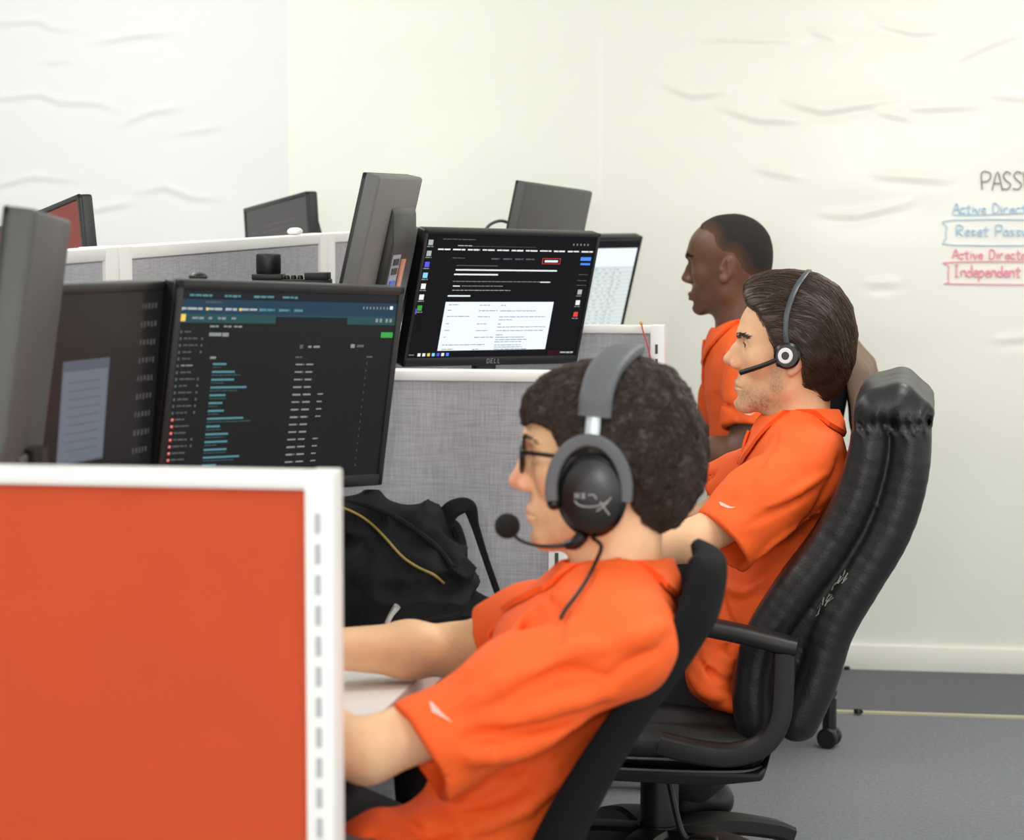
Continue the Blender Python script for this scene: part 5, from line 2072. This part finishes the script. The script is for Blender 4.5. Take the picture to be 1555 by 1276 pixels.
for sgn in (-1, 1):
    yy = YC2 + sgn * 0.285
    Dy = 4.44

    def ad(u, v):
        p = atD(u, v, Dy)
        return (p[0], yy, p[2])
    bm = NB()
    tube(bm, [ad(1046, 945), ad(1075, 950), ad(1130, 960), ad(1185, 972), ad(1212, 977)], [0.85, 1, 1, 1, 0.9], sides=14, smooth=5, flat=(0.0155, 0.030), up=(0.1, 0, 1))
    ar = obj('armrest', bm, M_chairplastic, t)
    bm = NB()
    tube(bm, [ad(1192, 985), ad(1190, 1040), ad(1184, 1090), ad(1160, 1128), ad(1110, 1146), ad(1050, 1142), ad(1000, 1132)], [1, 1, 1, 1, 1, 1, 1], sides=12, smooth=6, flat=(0.024, 0.020), up=(0, 1, 0))
    obj('armrest_support', bm, M_chairplastic, ar)
star_base(t, -0.484, 4.76, 43, zhub=0.155, L=0.31, zt=0.33)
bm = NB()
tube(bm, [(-0.46, 4.62, 0.315), (-0.43, 4.60, 0.20), (-0.41, 4.60, 0.175)], 0.006, sides=8)
box(bm, (-0.415, 4.58, 0.160), (-0.36, 4.62, 0.185), bev=0.008)
obj('tilt_lever', bm, M_chairplastic, t)

# third chair, mostly hidden
YC3 = 6.3
t = thing('office_chair', 'black office chair with a taupe jacket hanging on its back, near the far wall', 'chair', (-0.5, YC3, 0), 'office chairs')
b3 = slab_field([(-0.20, 0, 0.96), (-0.24, 0, 0.75), (-0.28, 0, 0.55), (-0.30, 0, 0.45)], [0.03, 0.033, 0.033, 0.03], YC3, 0.19)
field_obj('backrest', b3, (-0.42, YC3 - 0.3, 0.38), (-0.1, YC3 + 0.3, 1.05), 0.012, M_meshback, t)
s3 = slab_field([(-0.80, 0, 0.385), (-0.33, 0, 0.38)], [0.04, 0.04], YC3, 0.20)
field_obj('seat', s3, (-0.9, YC3 - 0.3, 0.3), (-0.22, YC3 + 0.3, 0.46), 0.012, M_meshback, t)
bm = NB()
tube(bm, [(-0.50, YC3, 0.335), (-0.30, YC3, 0.33), (-0.255, YC3, 0.38), (-0.25, YC3, 0.50)], 1.0, sides=10, flat=(0.012, 0.04), up=(0, 1, 0))
obj('back_bracket', bm, M_chairplastic, t)
star_base(t, -0.515, 6.33, -14, zhub=0.165, L=0.305, th=1.45, zt=0.35)

# jacket over its back
jk = slab_field([(-0.13, 0, 0.55), (-0.135, 0, 0.75), (-0.155, 0, 0.93), (-0.205, 0, 1.003), (-0.262, 0, 0.93), (-0.285, 0, 0.75), (-0.31, 0, 0.62)], [0.030, 0.030, 0.028, 0.026, 0.022, 0.022, 0.022], YC3, 0.205)


def jacket(P):
    d = jk(P)
    d = d + 0.016 * vnoise(P * V3((1, 1, 0.28)), 17, 4.0) + 0.004 * vnoise(P * V3((1, 1, 0.5)), 40)
    return d


tag(field_obj('jacket', jacket, (-0.42, YC3 - 0.34, 0.45), (0.0, YC3 + 0.34, 1.1), 0.008, mat('taupe_cloth', srgb(132, 112, 96), 0.9, noise=0.12, scale=14), None),
    'taupe jacket draped over the chair back behind the swept back hair', 'jacket')

# ------------------------------------------------------------------ backpack
M_canvas = mat('black_canvas', srgb(19, 19, 21), 0.85, spec=0.3, noise=0.25, scale=60, bump=0.25, bscale=500)
M_gold = mat('gold_zipper', srgb(150, 132, 66), 0.45)
M_zip = mat('zipper_pull', srgb(206, 204, 196), 0.3, metal=0.6)


def bp(u, v, D=4.10):
    return atD(u, v, D)


t = thing('backpack', 'black backpack with gold zipper lying on the white desk', 'backpack', (bp(600, 955)[0], bp(600, 955)[1], 0.655))


def bag(P):
    d = s_ell(P, bp(585, 868, 4.12), (0.155, 0.085, 0.088))
    d = smin(d, s_path(P, [bp(470, 790, 4.13), bp(560, 790, 4.13), bp(640, 815, 4.13), bp(680, 870, 4.12)], [0.040, 0.043, 0.040, 0.030], 0.03), 0.03)
    d = smin(d, s_path(P, [bp(480, 915, 4.09), bp(580, 925, 4.06), bp(670, 925, 4.08)], [0.035, 0.040, 0.034], 0.03), 0.025)
    d = smin(d, s_path(P, [bp(650, 922, 4.12), bp(742, 925, 4.13)], [0.036, 0.030], 0.02), 0.02)
    d = smax(d, s_plane(P, (0, 0, 0.656), (0, 0, -1)), 0.006)
    m = np.abs(d) < 0.06
    if m.any():
        q = P[m]
        d[m] += 0.016 * vnoise(q * V3((1, 1, 1.7)), 14, 7.0) - 0.012 * (1 - np.abs(vnoise(q * V3((0.8, 1, 1.5)), 20, 2.0)) * 2.2) * (1 - np.abs(vnoise(q, 9, 5.0))) + 0.006 + 0.004 * vnoise(q * V3((1.4, 1, 1)), 42)
    return smax(d, s_plane(P, (0, 4.176, 0), (0, 1, 0)), 0.004)


lo, hi = bp(585, 868) - np.array((0.30, 0.16, 0.20)), bp(585, 868) + np.array((0.30, 0.16, 0.20))
field_obj('bag_body', bag, lo, hi, 0.005, M_canvas, t)


def on_bag(uvs, off=0.002):
    out = []
    for u, v in uvs:
        q = march(bag, u, v)
        if q is not None:
            out.append(q + grad(bag, q[None].astype(np.float32))[0] * off)
    return out


bm = NB()
tube(bm, on_bag([(512, 770), (535, 777), (560, 793), (585, 818), (610, 845), (635, 862), (658, 872), (673, 885)]), 0.0021, sides=8, smooth=4)
z = obj('zipper', bm, M_gold, t)
bm = NB()
tube(bm, on_bag([(520, 760), (560, 768), (600, 785), (640, 812), (670, 838), (688, 862)], -0.001), 0.005, sides=8, smooth=4)
obj('seam_welt', bm, M_canvas, t)
bm = NB()
qq = on_bag([(602, 920), (594, 932), (587, 947)], 0.005)
tube(bm, qq, [0.006, 0.0045, 0.004], sides=8, smooth=3)
obj('zipper_pull', bm, M_zip, z)
bm = NB()
sp = [bp(672, 790, 4.12), bp(690, 772, 4.11), bp(712, 770, 4.11), bp(722, 800, 4.12), bp(738, 850, 4.13), bp(757, 905, 4.14), bp(766, 938, 4.14)]
tube(bm, sp, [2.6, 2.4, 2.0, 1.1, 0.9, 0.9, 0.9], sides=10, smooth=8, flat=(0.0035, 0.006), up=(0, -1, 0.2))
obj('shoulder_strap', bm, M_canvas, t)
bm = NB()
sp = [bp(676, 800, 4.125), bp(690, 800, 4.13), bp(700, 830, 4.13), bp(700, 862, 4.12)]
tube(bm, sp, 0.010, sides=8, smooth=6)
obj('grab_loop', bm, M_canvas, t)

# ------------------------------------------------------------------ small things on and behind the desks
t = thing('recorder', 'black box with a squat drum and low dials standing before the grey spine partition', 'device', (atD(440, 425, 4.92)[0], atD(440, 425, 4.92)[1], 0.655))
o = atD(440, 428, 4.92)
Mo = Matrix.Translation(Vector(o)) @ Matrix.Rotation(math.radians(8), 4, 'Z')
s = 4.92 / FPX
bm = NB()
box(bm, (-56 * s, -0.02, -0.02), (62 * s, 0.04, 4 * s), Mo, bev=0.002)
obj('case', bm, M_black, t)
bm = NB()
box(bm, (-56 * s, -0.022, 4 * s), (-10 * s, 0.04, 12 * s), Mo, bev=0.001)
box(bm, (24 * s, -0.022, 4 * s), (60 * s, 0.04, 14 * s), Mo, bev=0.001)
obj('raised_block', bm, M_black, t)
bm = NB()
lathe(bm, [(0, 12 * s), (18 * s, 12 * s), (19 * s, 14 * s), (19 * s, 40 * s), (18 * s, 42 * s), (16 * s, 42 * s), (15 * s, 36 * s), (0, 36 * s)], Mo @ Matrix.Translation((-33 * s, 0.01, 0)), 28)
obj('drum', bm, M_black, t)
for k, x in enumerate((0, 10, 20)):
    bm = NB()
    lathe(bm, [(0, 4 * s), (4.5 * s, 4 * s), (4.5 * s, 7 * s), (3 * s, 10 * s), (0, 10 * s)], Mo @ Matrix.Translation((x * s - 4 * s, 0.0, 0)), 14)
    obj('dial', bm, M_black, t)
bm = NB()
tube(bm, [Mo @ Vector((0, 0.01, -0.018)), Vector((o[0], o[1], 0.66))], 0.012, sides=10, smooth=0)
lathe(bm, [(0, 0.655), (0.07, 0.655), (0.07, 0.662), (0.01, 0.668), (0, 0.668)], Matrix.Translation((o[0], o[1], 0)), 24)
obj('stand', bm, M_black, t)

bm = NB()
q = atD(301, 421, 3.86)
bmesh.ops.create_uvsphere(bm, u_segments=16, v_segments=10, radius=1.0, matrix=Matrix.Translation(Vector(q)) @ Matrix.Diagonal((0.015, 0.012, 0.007, 1)))
for f in bm.faces:
    f.smooth = True
tag(obj('webcam', bm, M_black), 'tiny black dome on the top edge of the list page monitor', 'webcam')

bm = NB()
bmesh.ops.create_icosphere(bm, subdivisions=3, radius=0.016)
for v in bm.verts:
    n = float(vnoise(np.array([v.co]) * 60, 1.0)[0])
    v.co *= 1 + 0.35 * n
    v.co.z = max(v.co.z * 0.6, -0.008)
q = atX(447, 354, SPX)
for v in bm.verts:
    v.co = Vector((v.co.x * 1.0 + SPX, v.co.y * 1.6 + q[1], v.co.z + 1.263 + 0.008))
tag(obj('paper_scrap', bm, mat('paper', srgb(238, 238, 234), 0.8)), 'small crumpled white scrap on the top rail of the spine partition', 'scrap')

bm = NB()
tube(bm, [atY(974, 492, 5.700), atY(977, 505, 5.700), atY(982, 520, 5.700), atY(987, 540, 5.702), atY(990, 560, 5.702)], 0.0016, sides=6)
t = tag(obj('red_cord', bm, mat('red_cord', srgb(206, 66, 58), 0.6)), 'thin red cord hanging down the farthest grey partition', 'cord')
bm = NB()
bmesh.ops.create_icosphere(bm, subdivisions=2, radius=0.0045, matrix=Matrix.Translation(Vector(atY(974, 491, 5.700))))
obj('bead', bm, mat('gold_bead', srgb(224, 170, 70), 0.4), t)

bm = NB()
tube(bm, [atD(735, 356, 6.35), atD(742, 343, 6.37), atD(756, 336, 6.40), atD(768, 337, 6.42), atD(776, 345, 6.44), atD(778, 372, 6.44)], 0.004, sides=8)
tag(obj('cable', bm, mat('cable_grey', srgb(90, 90, 90), 0.5)), 'thin dark cable looping at the left of the monitor leaning over the table screen', 'cable')
